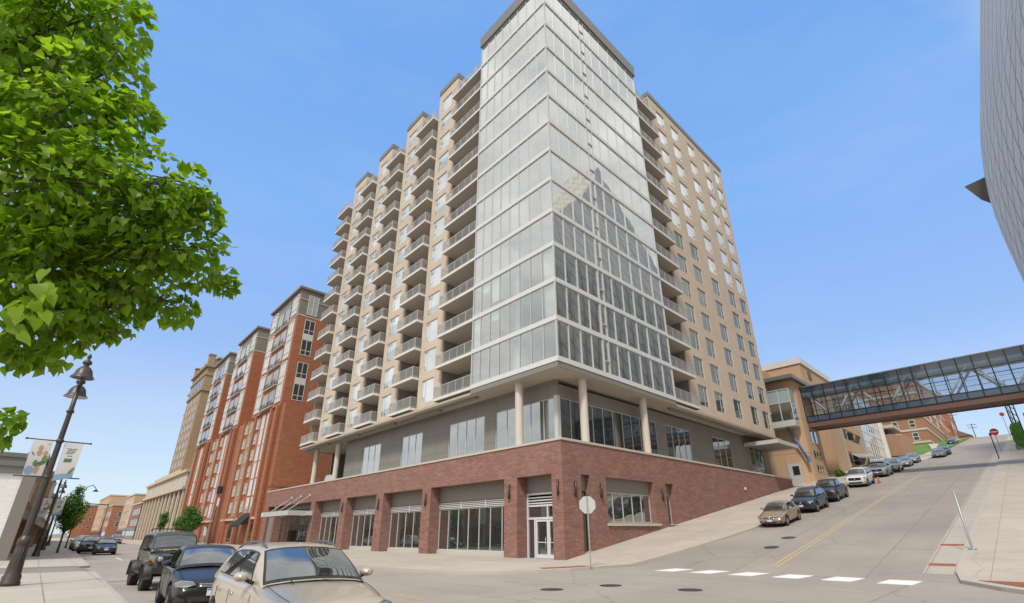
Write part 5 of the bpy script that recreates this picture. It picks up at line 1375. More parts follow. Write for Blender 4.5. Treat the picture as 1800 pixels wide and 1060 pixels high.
BEI = dict(SUV, k=.95, L=4.75, W=1.93, r=.37, axles=(1.45,-1.38), top=[(2.37,.82),(2.2,.95),(1.35,1.10),(1.0,1.14),(-1.6,1.20),(-2.2,1.16),(-2.37,1.02)], cab=((1.16,1.11),(.30,1.64),(-1.45,1.62),(-2.22,1.20)), win=((.62,-.28,-.40,0),(-.37,-1.10,0,.02),(-1.19,-1.72,0,.36)), wz=(.025,.095), wr=.70, chrome=True, bars=5)
BIG = dict(SUV, L=5.0, W=1.98, boxy=.55, r=.40, clr=.27, top=[(2.5,1.04),(2.35,1.10),(1.35,1.20),(1.0,1.22),(-1.8,1.24),(-2.35,1.22),(-2.5,1.10)], cab=((1.12,1.20),(.48,1.78),(-1.85,1.76),(-2.38,1.24)), axles=(1.55,-1.45), win=((.66,-.30,-.32,0),(-.38,-1.26,0,0),(-1.34,-2.0,0,.2)), seams=(1.05,-.34,-1.4), handles=(-.15,-1.1),
    lamp=[(.62,.92),(.64,.82),(.92,.83),(.93,.99),(.85,1.02),(.66,1.0)], grille=[(-.60,.72),(.60,.72),(.62,1.0),(-.62,1.0)], bars=3, intake=[(-.6,.40),(.6,.40),(.66,.58),(-.66,.58)], fog=(.80,.56), plate=.56, badge=.86)
PIC = dict(BIG, L=5.3, W=1.92, top=[(2.65,1.02),(2.5,1.08),(1.5,1.16),(1.2,1.18),(-2.5,1.16),(-2.65,1.05)], cab=((1.25,1.16),(.62,1.72),(-.75,1.70),(-1.0,1.18)), axles=(1.7,-1.6), win=((.78,.05,-.30,0),(-.05,-.72,0,0)), seams=(1.15,.0,-.95), handles=(.15,-.6), rails=False)
def jeep_extra(t, lp, S, pm):
    h = S['L']/2; Wd = S['W']/2
    for s in (1, -1):
        for ax in S['axles']:
            g = MB(); r = S['r']+.07; rows = []
            for i in range(25):
                a = R(-8)+R(196)*i/24; x = ax+r*1.02*math.cos(a); z = min(S['r']+.02+r*.98*math.sin(a), S['r']+r*.86)
                rows.append([(x, s*(Wd-.10), z+.02), (x, s*(Wd+.17), z+.0), (x, s*(Wd+.19), z-.045), (x, s*(Wd-.10), z-.04)])
            g.grid(rows, 0, True); lp('wheel_flare', g, MT['trim'])
        g = MB(lambda x, y, z: Vector((z, x, y))); g.lathe(s*.62, .98, [(0, h+.05), (.075, h+.045), (.095, h+.025)], 20, 0); g.lathe(s*.62, .98, [(.095, h+.03), (.125, h+.03), (.13, h-.02)], 20, 1)
        lp('round_headlight', g, [MT['lens'], MT['trim']])
        g = MB(); g.box(h-.35, h-.28, s*(Wd+.02), s*(Wd+.16), .93, .985); lp('indicator', g, MT['amber'])
    g = MB()
    for i in range(7): y = -.36+.12*i; g.box(h-.01, h+.022, y-.032, y+.032, .80, 1.08)
    lp('grille_slot', g, MT['under'])
    g = MB(); g.box(h+.06, h+.32, -.86, .86, .56, .74, 0); g.tube([(h+.30,-.42,.70),(h+.34,-.40,.95),(h+.34,.40,.95),(h+.30,.42,.70)], .035, 8, 0); g.box(h+.0, h+.06, -.4, .4, .58, .72, 0)
    lp('steel_bumper', g, MT['trim'])
    for s in (1, -1):
        g = MB(); g.tube([(1.0,s*(Wd+.06),.50),(-1.0,s*(Wd+.06),.50)], .055, 8); lp('side_step', g, MT['trim'])
        g = MB(); g.box(-.6, -.15, 0, 0.001, 0, .001)
    g = MB(); g.box(h-1.55, h-.25, -.28, .28, 1.165, 1.20); lp('bonnet_bulge', g, pm)
JEE = dict(name='parked_car', L=4.35, W=1.62, boxy=1.0, clr=.46, r=.43, tw=.30, chunky=True, darkrim=True, arch=.10, wout=.14, axles=(1.42,-1.42), top=[(2.17,1.10),(2.05,1.12),(1.0,1.17),(.6,1.18),(-2.0,1.18),(-2.17,1.16)], sh=.07, rails=False, rack=True,
    cab=((.72,1.17),(.36,1.80),(-1.95,1.80),(-2.14,1.18)), wb=.965, wr=.86, win=((.52,-.28,-.22,0),(-.36,-1.12,0,0),(-1.2,-1.98,0,.06)), wz=(.05,.10), seams=(.62,-.32,-1.15), handles=(-.16,-1.0),
    lamp=[(.50,.70),(.58,.68),(.66,.70),(.66,.74),(.58,.76),(.50,.74)], grille=[(-.5,.74),(.5,.74),(.55,1.09),(-.55,1.09)], bars=0, intake=None, fog=None, plate=.60, badge=None, extra=jeep_extra)
P = dict(beige=paint('champagne_paint', (.52,.45,.365), .35, .3), gold=paint('gold_paint', (.42,.33,.235), .55), black=mat('black_paint', (.012,.012,.013), .35, metal=.0, var=.04, coat=.3, spec=.4), jeep=paint('dark_grey_paint', (.07,.068,.062), .4), navy=paint('dark_blue_paint', (.035,.05,.085), .4), char=paint('charcoal_paint', (.035,.037,.04), .4),
    white=paint('white_paint_body', (.66,.67,.68), .0), silver=paint('silver_paint', (.42,.44,.46), .6), grey=paint('grey_paint', (.22,.235,.25), .5), lblue=paint('pale_blue_grey_paint', (.36,.42,.48), .5), dkgr=paint('dark_green_grey_paint', (.05,.055,.055), .4))
GM = 'cars parked along the near kerb'; GHL = 'cars parked up the hill'
def main_car(kind, S, pm, a_front, b, label, cat='car', rev=False, g=GM, yaw=0, c=None):
    c = a_front+S['L']/2 if c is None else c; d = (U+.026*V).normalized(); d = Matrix.Rotation(R(yaw), 3, 'Z') @ d
    return car(kind, S, pm, label, cat, W(c, b, road_z(b)), (d if rev else -d), g)
def hill_car(kind, S, pm, b_front, a, label, cat='car', yaw=0):
    c = b_front+S['L']/2; f = Vector((-V.x, -V.y, -.1518)); f = Matrix.Rotation(R(yaw), 3, 'Z') @ f
    return car(kind, S, pm, label, cat, W(a, c, road_z(c)), f, GHL)
main_car('beige_crossover', BEI, P['beige'], 0, -21.6, 'champagne beige crossover with roof rails, nearest car at the bottom of the picture', 'car', c=-12.6, yaw=0)
main_car('black_sedan', SED, P['black'], 0, -21.3, 'glossy black sedan parked between the beige crossover and the dark off-roader', c=-4.8, yaw=-3)
main_car('off_roader', JEE, P['jeep'], 0, -21.0, 'dark grey boxy off-roader with big tyres, round headlights and a roof rack', 'off-roader', c=2.6, yaw=2)
main_car('compact_sedan', dict(SED), P['black'], 44.2, -19.45, 'dark sedan with a chrome grille, first car of the far group by the left pavement')
main_car('dark_crossover', SUV, P['dkgr'], 50.6, -20.3, 'dark crossover just behind the dark sedan at the left pavement')
main_car('dark_crossover', SUV, P['beige'], 56.8, -20.55, 'beige crossover squeezed in the middle of the far row by the left pavement')
main_car('dark_crossover', SUV, P['char'], 63.5, -20.5, 'charcoal crossover toward the back of the far row by the left pavement')
main_car('compact_sedan', SED, P['white'], 71, -20.3, 'white sedan last in the far row by the left pavement')
main_car('big_suv', BIG, P['silver'], 118, -11.8, 'silver car by the far kerb beneath the limestone building', g='cars far down the street')
main_car('compact_sedan', SED, P['lblue'], 150, -12.2, 'pale blue car far down the street by the right kerb', g='cars far down the street')
hill_car('gold_coupe', CPE, P['gold'], 12.95, -8.12, 'gold coupe with a dark grille, lowest of the cars parked on the hill', 'car')
hill_car('hill_crossover', SUV, P['navy'], 19.9, -8.2, 'dark blue crossover parked right behind the gold coupe')
hill_car('pickup', PIC, P['char'], 26.6, -8.1, 'charcoal pickup truck with an open bed between the blue crossover and the white one', 'pickup')
hill_car('big_suv', BIG, P['white'], 39.9, -7.95, 'big white crossover with a black grille beside the orange cone')
hill_car('big_suv', BIG, P['silver'], 52.0, -7.9, 'silver grey crossover with a dark front parked behind the white one')
hill_car('hill_crossover', SUV, P['white'], 59.6, -8.1, 'pale crossover half hidden behind the silver grey one on the hill')
hill_car('gold_coupe', dict(CPE), P['silver'], 69.0, -8.2, 'silver low car, second last before the footpath on the hill')
hill_car('hill_sedan', SED, P['lblue'], 77.0, -8.2, 'pale blue grey sedan next to the footpath on the hill')
hill_car('hill_sedan', SED, P['grey'], 87.6, -10.75, 'grey sedan parked alone by the grass bank')
hill_car('hill_crossover', SUV, P['dkgr'], 93.8, -10.9, 'dark crossover just behind the grey sedan at the grass bank')
hill_car('hill_sedan', SED, P['char'], 150.0, -7.9, 'charcoal sedan near the crest of the hill')
hill_car('hill_crossover', SUV, P['silver'], 156.5, -7.9, 'silver car highest up, right at the crest of the hill')
# ------------------------------------------------------------------ street furniture
def lamp(a, b, label, scale=1.0, banners=False):
    z0 = road_z(b)+.13; o = thing('street_lamp', label, 'street lamp', W(a, b, z0), 'bell-shaded lamps on the left pavement')
    s = scale
    g = MB(); g.lathe(0, 0, [(0,0),(.30,0),(.30,.10),(.27,.14),(.27,.30),(.23,.36),(.22,.55),(.185,1.05),(.17,1.28),(.175,1.30),(.20,1.34),(.20,1.46),(.165,1.52),(.125,1.60)], 24)
    for i in range(12):
        t = 2*math.pi*i/12; g.tube([(.205*math.cos(t), .205*math.sin(t), .6), (.165*math.cos(t), .165*math.sin(t), 1.27)], .014, 5)
    g.v = [p*s for p in g.v]; part('base', g, M['bronze'], o, local=True)
    g = MB(); g.lathe(0, 0, [(.118,1.58),(.105,3.2),(.085,6.0),(.07,7.15),(0,7.15)], 18)
    for z in (3.62, 4.95, 6.1): g.lathe(0, 0, [(.09,z-.06),(.125,z-.05),(.125,z+.05),(.09,z+.06)], 16)
    g.tube([(.0,0,6.1),(.18*(-U.x),.18*(-U.y),6.14)], .045, 8)
    g.v = [p*s for p in g.v]; part('pole', g, M['bronze'], o, local=True)
    d = U*.42
    for sg, z in ((-1, 7.40), (1, 6.78)):
        cx, cy = sg*d.x, sg*d.y
        g = MB(); g.lathe(cx, cy, [(.40,z-.02),(.39,z+.02),(.33,z+.07),(.30,z+.16),(.26,z+.30),(.17,z+.42),(.09,z+.47),(.09,z+.52),(.15,z+.56),(.16,z+.64),(.10,z+.72),(.04,z+.76),(.07,z+.82),(.08,z+.88),(.05,z+.95),(.02,z+1.0),(0,z+1.02)], 24)
        g.lathe(cx, cy, [(.39,z-.015),(.30,z+.05),(.2,z+.08),(0,z+.09)], 24, 1)
        g.v = [p*s for p in g.v]; part('bell_shade', g, [M['bronze'], MT['lens']], o, local=True)
    g = MB(); g.tube([(-d.x,-d.y,7.9),(-d.x*.5,-d.y*.5,7.45),(0,0,7.1),(d.x*.5,d.y*.5,6.95),(d.x,d.y,7.3)], .035, 8); g.v = [p*s for p in g.v]; part('scroll_arm', g, M['bronze'], o, local=True)
    vp = V*.98
    g = MB(); 
    for z in (4.95, 3.62): g.tube([(-vp.x,-vp.y,z),(vp.x,vp.y,z)], .022, 8)
    for sg in (-1, 1): g.lathe(sg*vp.x, sg*vp.y, [(0,4.91),(.035,4.92),(.035,4.98),(0,4.99)], 8)
    g.v = [p*s for p in g.v]; part('banner_arm', g, M['bronze'], o, local=True)
    return o
BAN = mat('banner_cloth', (.56,.57,.56), .8, var=.05); BB = mat('banner_blue', (.25,.36,.52), .8); BGN = mat('banner_green', (.13,.27,.05), .8, var=.35, scale=9); BTX = mat('banner_lettering', (.10,.11,.12), .8); BSK = mat('banner_tan', (.45,.27,.17), .8, var=.3, scale=12); BO = mat('banner_orange', (.50,.27,.16), .8, var=.4, scale=14)
def banner(a, b, zt, s, kind, label, wd=.60, ht=1.28):
    """cloth hung from the arm, gently billowing; s = +1 street side"""
    o = thing('banner', label, 'banner', W(a, b, zt), 'banners on the lamp posts')
    def pt(u, v_, lift=0):     # u across 0..1 outward, v down 0..1
        bel = .10*math.sin(v_*2.6)*(.4+.6*u)
        return W(a, b, zt)+V*(s*(.17+wd*u*(1-.06*v_)))-U*(bel+lift)+Vector((0,0,-ht*v_-(.16*(1-u) if kind == 'text' else 0)*v_**3*1.0))
    def patch(u0, u1, v0, v1, lift, n=6, m=0, skew=0):
        g = MB(); g.grid([[tuple(pt(u0+(u1-u0)*i/n+skew*(v0+(v1-v0)*k/n), v0+(v1-v0)*k/n, lift)) for i in range(n+1)] for k in range(n+1)], m, True); return g
    g = patch(0, 1, 0, 1, 0, 10); part('cloth', g, BAN, o)
    def blob(cu, cv, ru, rv, mt, nm, lift=.006, n=14, rot=0):
        g = MB(); P = []
        for i in range(n):
            t = 2*math.pi*i/n; x, y = ru*math.cos(t), rv*math.sin(t); P.append(tuple(pt(min(.99, max(.01, cu+x*math.cos(rot)-y*math.sin(rot))), min(.99, max(.01, cv+x*math.sin(rot)+y*math.cos(rot))), lift)))
        g.add(P, [tuple(range(n))]); return part(nm, g, mt, o)
    if kind == 'text':
        for (u0, u1, v0) in ((.22,.72,.17),(.30,.66,.215),(.26,.70,.26),(.22,.60,.305),(.34,.62,.375)):
            u = u0
            while u < u1:
                w = rnd(.02,.05); g = patch(u, u+w, v0, v0+.024, .006, 2); part('lettering', g, BTX, o); u += w+.014
        g = patch(.25, .66, .46, .56, .006, 4); part('logo_board', g, mat('banner_dark_green', (.07,.17,.10), .7), o)
        g = patch(.0, 1.0, .86, 1.0, .004, 6); part('blue_foot', g, BB, o); blob(.82, .80, .16, .06, BGN, 'green_leaf', rot=-.5)
    else:
        blob(.16, .10, .03, .018, BTX, 'dot')
        blob(.50, .22, .12, .075, BSK, 'printed_head'); blob(.50, .36, .13, .09, BSK, 'printed_torso'); blob(.20, .37, .10, .08, BO, 'printed_flower'); blob(.80, .40, .10, .022, BTX, 'printed_tool', rot=-.5)
        blob(.15, .55, .14, .13, BGN, 'printed_leaves'); blob(.30, .66, .26, .06, BTX, 'printed_bowl', rot=.2); blob(.55, .66, .12, .09, BGN, 'printed_leaves'); blob(.40, .82, .13, .13, BO, 'printed_fruit'); blob(.75, .86, .22, .12, BB, 'printed_water')
    return o
LA = (4.76, -25.4)
lamp(*LA, 'dark bronze street lamp nearest the camera, with two bell shades above twin banners')
lamp(39.95, -24.64, 'dark lamp post just behind the nearest one, in line with it', .93)
lamp(64, -24.0, 'third lamp post along the left pavement, beyond the small street tree', .93)
lamp(100, -23.0, 'far lamp post at the end of the left pavement', .93)
banner(LA[0]-.03, LA[1], 5.05, 1, 'text', 'white banner with lines of dark lettering and a blue foot on the nearest lamp')
banner(LA[0]-.03, LA[1], 5.05, -1, 'art', 'white banner printed with a figure and plants on the nearest lamp')
banner(39.9, -24.64, 4.65, 1, 'text', 'white lettered banner on the second lamp, beside the small street tree')
banner(39.9, -24.64, 4.65, -1, 'art', 'printed banner with plants on the second lamp, towards the shops')
banner(63.9, -24.0, 4.65, 1, 'text', 'white banner on the third lamp, behind the street tree')
# lamp posts in front of the red brick block
def post(name, label, cat, a, b, zb, h, r=.07, m='bronze', extra=None, group=None):
    o = thing(name, label, cat, W(a, b, zb), group)
    g = MB(); g.lathe(0, 0, [(0,0),(r*2.2,0),(r*2.0,.12),(r*1.2,.2),(r,.5),(r*.75,h),(0,h+.02)], 14); part('post', g, M[m], o, local=True)
    return o
o = post('signal_post', 'brown signal post with a dark lamp box in front of the red brick block', 'signal post', 57.9, -7.6, road_z(-7.6)+.13, 7.6, .11)
g = MB(); g.box(-.28,.28,-.22,.22,6.6,7.5); part('signal_box', g, M['black'], o, local=True)
g = MB(); g.box(-.03,.03,-.02,.9,5.0,6.0); g.v = [Vector((p.y*U.x*-1, p.y*U.y*-1, p.z))+Vector((p.x, 0, 0)) for p in g.v]; part('white_panel', g, M['white'], o, local=True)
o = post('street_lamp', 'curved-arm lamp post rising over the far end of the street', 'street lamp', 78, -21.4, .13, 7.2, .09)
g = MB(); g.tube([(0,0,7.1),(-.3,0,8.0),(-.9,0,8.3),(-1.4,0,7.8)], .05, 8); g.lathe(-1.4, 0, [(.05,7.75),(.35,7.45),(.36,7.4),(0,7.4)], 14); g.v = [Vector((-p.x*V.x, -p.x*V.y, p.z)) for p in g.v]; part('arm', g, M['bronze'], o, local=True)
o = post('traffic_signal', 'traffic signal with a long mast arm over the far junction', 'traffic signal', 140, -13.5, .1, 8.5, .14)
g = MB(); g.tube([(0,0,8.2),(-16*V.x*.6,-16*V.y*.6,8.6)], .10, 8); part('mast_arm', g, M['black'], o, local=True)
g = MB(); c = -V*5.5; g.box(c.x-.3, c.x+.3, c.y-.3, c.y+.3, 7.0, 8.4); c = -V*8.5; g.box(c.x-.3, c.x+.3, c.y-.3, c.y+.3, 7.0, 8.4); part('signal_head', g, M['black'], o, local=True)
# stop sign seen from the back
zb = road_z(-4.3)+.13
o = thing('stop_sign', 'octagonal sign on a steel post seen from its plain grey back at the corner', 'sign', W(-5.0, -3.7, zb))
g = MB(); g.box(-.03,.03,-.02,.02,0,3.25); part('post', g, M['steel'], o, local=True)
g = MB(); d = W(-5.0,-3.7,0).normalized(); nrm = Vector((.10,1,0)).normalized(); rt = Vector((nrm.y,-nrm.x,0)); r = .445
P_ = [(r*math.cos(R(22.5+45*i)), 2.86+r*math.sin(R(22.5+45*i))) for i in range(8)]
g.add([tuple(rt*x+nrm*.03+Vector((0,0,z))) for x, z in P_]+[tuple(rt*x+nrm*.045+Vector((0,0,z))) for x, z in P_], [tuple(range(8))]+[(i, (i+1) % 8, 8+(i+1) % 8, 8+i) for i in range(8)], m=0)
g.add([tuple(rt*x+nrm*.0455+Vector((0,0,z))) for x, z in P_], [tuple(range(8))], m=1)
part('octagon', g, [mat('sign_back_aluminium', (.50,.50,.48), .5, metal=.2, var=.1, scale=3), mat('sign_red', (.42,.02,.02), .4)], o, local=True)
g = MB()
for z in (2.6, 3.1): c = -nrm*.0; g.tube([tuple(Vector((0,0,z))-rt*.05+nrm*.02), tuple(Vector((0,0,z))+rt*.05+nrm*.02)], .012, 6)
part('bracket', g, M['steel'], o, local=True)
# bare post at right, do-not-enter sign, other posts up the hill
o = thing('sign_post', 'bare galvanised post with a round base plate on the right pavement', 'post', W(-19.25, 5.6, road_z(5.6)+.13))
g = MB(); g.lathe(0, 0, [(.045,.0),(.045,2.35),(0,2.36)], 12); part('post', g, M['steel'], o, local=True)
g = MB(); g.lathe(0, 0, [(0,.03),(.15,.03),(.16,.0)], 16); part('base_plate', g, M['steel'], o, local=True)
o = thing('sign_post', 'dark post with a black cap farther up the right pavement', 'post', W(-18.9, 70.0, road_z(70)+.1))
g = MB(); g.lathe(0, 0, [(.06,0),(.06,3.0),(.14,3.0),(.14,3.3),(0,3.35)], 12); part('post', g, M['black'], o, local=True)
o = thing('no_entry_sign', 'round red sign with a white bar on a post near the top of the hill', 'sign', W(-18.9, 86.5, road_z(86.5)+.1))
g = MB(); g.box(-.03,.03,-.03,.03,0,3.0); part('post', g, M['steel'], o, local=True)
def disc(r, d0, d1, zc, n=24): return [tuple(Vector((math.cos(AV)*r*math.cos(2*math.pi*i/n), -math.sin(AV)*r*math.cos(2*math.pi*i/n), zc+r*math.sin(2*math.pi*i/n)))-V*d0) for i in range(n)]
g = MB(); P_ = disc(.54,.06,0,3.1); Q_ = disc(.54,.03,0,3.1); n = 24
g.add(P_+Q_, [tuple(range(n)), tuple(range(n,2*n))[::-1]]+[(i,(i+1)%n,n+(i+1)%n,n+i) for i in range(n)]); part('disc', g, mat('sign_red', (.42,.02,.02), .4), o, local=True)
g = MB(); hx = Vector((math.cos(AV), -math.sin(AV), 0)); g.add([tuple(hx*x+Vector((0,0,3.1+z))-V*.065) for x, z in ((-.38,-.07),(.38,-.07),(.38,.07),(-.38,.07))], [(0,1,2,3)]); part('white_bar', g, M['white'], o, local=True)
o = thing('stop_sign', 'small red sign on a thin post at the crest behind the round one', 'sign', W(-19.6, 150, road_z(150)+.1))
g = MB(); g.box(-.05,.05,-.05,.05,0,6.2); part('post', g, M['steel'], o, local=True)
g = MB(); g.add([tuple(hx*.5*math.cos(R(22.5+45*i))+Vector((0,0,5.8+.5*math.sin(R(22.5+45*i))))-V*.07) for i in range(8)], [tuple(range(8))]); part('octagon', g, mat('sign_red', (.42,.02,.02), .4), o, local=True)
o = thing('street_lamp', 'tall grey lamp with a long curved arm at the crest of the hill', 'street lamp', W(-21.0, 165, road_z(165)+.1))
g = MB(); g.tube([(0,0,0),(0,0,8.2),(-.15*hx.x,-.15*hx.y,9.4),(-.9*hx.x,-.9*hx.y,10.4),(-2.0*hx.x,-2.0*hx.y,10.9),(-3.4*hx.x,-3.4*hx.y,11.1)], [.13,.11,.1,.09,.08,.07], 8); part('post', g, mat('blue_grey_paint', (.16,.22,.29), .5), o, local=True)
g = MB(); c = -3.9*hx; g.lathe(c.x, c.y, [(0,11.25),(.4,11.15),(.45,11.0),(.2,10.9),(0,10.9)], 12); part('lantern', g, M['white'], o, local=True)
for i, (a, b, h) in enumerate(((-5.5, 215, 10.5), (-3.8, 222, 9.2), (-8.3, 245, 9.5))):
    o = thing('utility_pole', ['tall wooden utility pole with two cross-arms at the crest', 'shorter utility pole right of the tall one at the crest', 'distant utility pole where the road drops away'][i], 'utility pole', W(a, b, road_z(b)))
    g = MB(); g.lathe(0, 0, [(.22,0),(.14,h),(0,h)], 8); part('pole', g, M['bark'], o, local=True)
    g = MB()
    for z in (h-.5, h-1.6): g.tube([tuple(hx*-1.5+Vector((0,0,z))), tuple(hx*1.5+Vector((0,0,z)))], .10, 5)
    part('cross_arm', g, M['bark'], o, local=True)
o = thing('house', 'dark house with a pitched roof at the crest of the hill', 'building', W(-4.5, 236, road_z(236)-1))
g = MB(W); z = road_z(236)-2; g.box(-7.5, 4, 236, 250, z, z+6.0); part('wall', g, M['rampwall2'], o)
g = MB(W); g.add([(-7.9,235.6,z+6),(4.3,235.6,z+6),(4.3,250,z+6),(-7.9,250,z+6),(-1.8,235.6,z+9.5),(-1.8,250,z+9.5)], [(0,1,4),(2,3,5),(0,4,5,3),(1,2,5,4),(0,3,2,1)]); part('roof', g, M['cap'], o)
# traffic cone
o = thing('traffic_cone', 'small orange traffic cone on the road by the white crossover', 'traffic cone', W(-9.3, 44.2, road_z(44.2)))
g = MB(); g.box(-.2,.2,-.2,.2,.0,.04); part('base', g, mat('cone_orange', (.42,.08,.015), .6), o, local=True)
g = MB(); g.lathe(0,0,[(.15,.04),(.03,.72),(0,.72)],14); part('cone', g, mat('cone_orange', (.42,.08,.015), .6), o, local=True)
# right bank: concrete apron, hedge, brick wall, dark house
g = MB(W); g.grid([[(a, b, road_z(b)+.14+(0 if a > -19.5 else .02)) for b in (90, 110, 140, 170, 195)] for a in (-18.95, -20.6)], 0, False); struct('concrete_apron', g, M['walk_plain'])
def leaves(name, parent, org, blobs, count, size, m, seed, droop=.4, shape='quad', local=True):
    rr = random.Random(seed); g = MB(); tot = sum(r**2 for _, r in blobs)
    for c, r in blobs:
        rx = r if isinstance(r, (int, float)) else r
        for _ in range(int(count*r**2/tot)):
            d = Vector((rr.gauss(0,1), rr.gauss(0,1), rr.gauss(0,1))).normalized()*r*(rr.random()**.42)
            if rr.random() < .12: d *= 1.12
            p = Vector(c)+d; n = (d.normalized()+Vector((0,0,.8))+Vector((rr.gauss(0,.5), rr.gauss(0,.5), rr.gauss(0,.5)))).normalized()
            t = n.cross(Vector((rr.gauss(0,1), rr.gauss(0,1), rr.gauss(0,1)))).normalized(); q = n.cross(t); s = size*rr.uniform(.6,1.35)
            g.add([tuple(p+t*s*.5), tuple(p+q*s*.32-n*s*.08), tuple(p-t*s*.5-n*s*.18), tuple(p-q*s*.32-n*s*.08)], [(0,1,2,3)])
    return part(name, g, m, parent, local=local)
def tree(name, label, a, b, zb, th, blobs, count, size, group=None, m='leaf2', seed=1, tr=.07, lean=0):
    o = thing(name, label, 'tree', W(a, b, zb), group)
    g = MB(); top = max(c[2] for c, r in blobs)
    g.tube([(0,0,0),(lean*.3,.02,th*.5),(lean,.0,th),(lean,.03,top*.92)], [tr*1.3,tr,tr*.85,tr*.25], 8)
    rr = random.Random(seed+5)
    for c, r in blobs: g.tube([(lean*.9,0,th*.75+rr.random()*.5), tuple((Vector(c)+Vector((lean,0,th)))*.5), c], [tr*.5,tr*.35,tr*.12], 6)
    part('trunk', g, M['bark'], o, local=True); leaves('crown', o, None, blobs, count, size, M[m], seed)
    return o
tree('street_tree', 'small bushy street tree between the lamps on the left pavement', 50.0, -23.0, .13, 2.0, [((0,0,2.6),.8),((.3,.1,3.3),1.05),((-.5,.2,3.6),.95),((.1,-.3,4.4),1.0),((.7,.2,4.2),.85),((-.2,.3,5.2),.8),((.3,0,5.9),.5),((-.8,-.2,4.4),.6),((.5,-.2,2.6),.6)], 5200, .19, 'street trees', seed=3, tr=.09)
tree('street_tree', 'round street tree in front of the red brick block', 88, -5.0, .15, 2.2, [((0,0,3.4),1.6),((1.6,-.6,3.6),1.3),((-1.6,.6,3.6),1.3),((.5,0,5.0),1.5),((-.6,.3,5.6),1.0),((2.2,-1.2,4.2),.8),((-2.4,1.2,3.4),.8)], 4200, .30, 'street trees', seed=4, tr=.12)
tree('street_tree', 'slim young street tree by the limestone base of the old tower', 118, -4.5, .15, 2.6, [((0,0,3.6),.9),((.5,-.4,4.6),1.0),((-.4,.3,5.3),.8),((.9,-.8,5.7),.6)], 1300, .32, 'street trees', seed=5, tr=.1)
# hedge and walls at the right
HG = thing('hedge', 'bright green hedge beside the concrete bank at the right edge', 'hedge', W(-20.8, 90, road_z(90)+.1))
g = MB(); rr = random.Random(9)
for i in range(5200):
    t = rr.random(); b = 86+70*t; hgt = 3.4; y = rr.random(); x = rr.gauss(0,.35); zz = rr.random()**.7*hgt
    p = W(-20.75-rr.random()*1.3, b, road_z(b)+.1+zz+.25*math.sin(b*1.7))-W(-20.8,90,road_z(90)+.1)
    n = Vector((rr.gauss(0,1), rr.gauss(0,1)-.6, rr.gauss(0,1)+.5)).normalized(); tt = n.cross(Vector((rr.gauss(0,1), rr.gauss(0,1), 1))).normalized(); q = n.cross(tt); s = rr.uniform(.22,.42)
    g.add([tuple(p+tt*s*.5), tuple(p+q*s*.34), tuple(p-tt*s*.5), tuple(p-q*s*.34)], [(0,1,2,3)])
part('foliage', g, M['hedge'], HG, local=True)
o = thing('brick_house', 'orange brick house with a dark roof behind the hedge at the right edge', 'building', W(-27, 130, road_z(130)))
g = MB(W); z = road_z(130); g.box(-44, -23.6, 128, 150, z-4, z+2.6); part('wall', g, M['orangebrick'], o)
g = MB(W); g.box(-44.5, -23.2, 127.5, 151, z+2.6, z+5.2); part('dark_roof', g, M['cap'], o)
o = thing('steel_mast', 'dark lattice mast standing behind the hedge under the skyway end', 'mast', W(-21.6, 128, road_z(128)))
g = MB(); 
for dx, dy in ((0,0),(.9,0),(.9,.9),(0,.9)): g.tube([(dx,dy,0),(dx,dy,13)], .12, 6)
for k in range(9): g.tube([(0,0,1+k*1.4),(.9,.9,2.4+k*1.4)], .08, 5); g.tube([(.9,0,1+k*1.4),(0,.9,2.4+k*1.4)], .08, 5)
part('lattice', g, M['black'], o, local=True)
# flowerbed greenery by the ramp building
o = thing('bush', 'low green bush at the foot of the tan parking building', 'bush', W(-2.4, 57.5, road_z(57.5)+.1))
leaves('foliage', o, None, [((0,0,.4),.6),((.6*V.x,.6*V.y,.45),.55),((-.8*V.x,-.8*V.y,.35),.5)], 700, .2, M['hedge'], 11)
# ------------------------------------------------------------------ the big linden overhanging the view from the left
LT = thing('linden_tree', 'large leafy tree with heart-shaped leaves overhanging from the left edge', 'tree', (-5.6, 2.6, .13))
LO = Vector((-5.6, 2.6, .13)); PT = R(24.4)
def view(px, py, d):      # metres from the kerb-side viewpoint the crown was surveyed from -> world
    X, Y, Zf = (px-900)/905, (530-py)/905, 1.0
    v = Vector((X, math.cos(PT)*Zf-math.sin(PT)*Y, math.sin(PT)*Zf+math.cos(PT)*Y)); return Vector((0,0,1.75))+v*d
BL = [(60,60,140,4.2),(170,30,80,4.4),(185,130,68,4.3),(110,200,120,3.9),(228,205,42,4.2),(60,330,140,3.7),(205,325,105,3.9),(290,350,72,4.1),(338,335,40,4.2),(355,385,32,4.2),(325,440,72,4.2),(385,490,30,4.3),(250,470,95,4.1),(300,530,42,4.3),(140,470,110,3.9),(40,480,110,3.6),(60,590,70,3.7),(120,575,55,3.9),(190,555,48,4.2),(25,622,22,3.6),(105,622,24,3.7),(-70,180,150,4.0),(-80,430,150,3.8),(130,290,90,4.8),(60,150,110,5.0),(230,410,80,5.0),(90,420,90,4.8),(250,20,20,4.5),(268,210,18,4.3),(400,505,18,4.3),
      (8,745,24,3.5),(-12,768,24,3.5),(30,735,14,3.5)]
rr = random.Random(21); g = MB()
TPL = [(0,0,0),(.30,-.10,.0),(.50,.14,.0),(.46,.42,.0),(.28,.72,.0),(0,1.06,.0)]
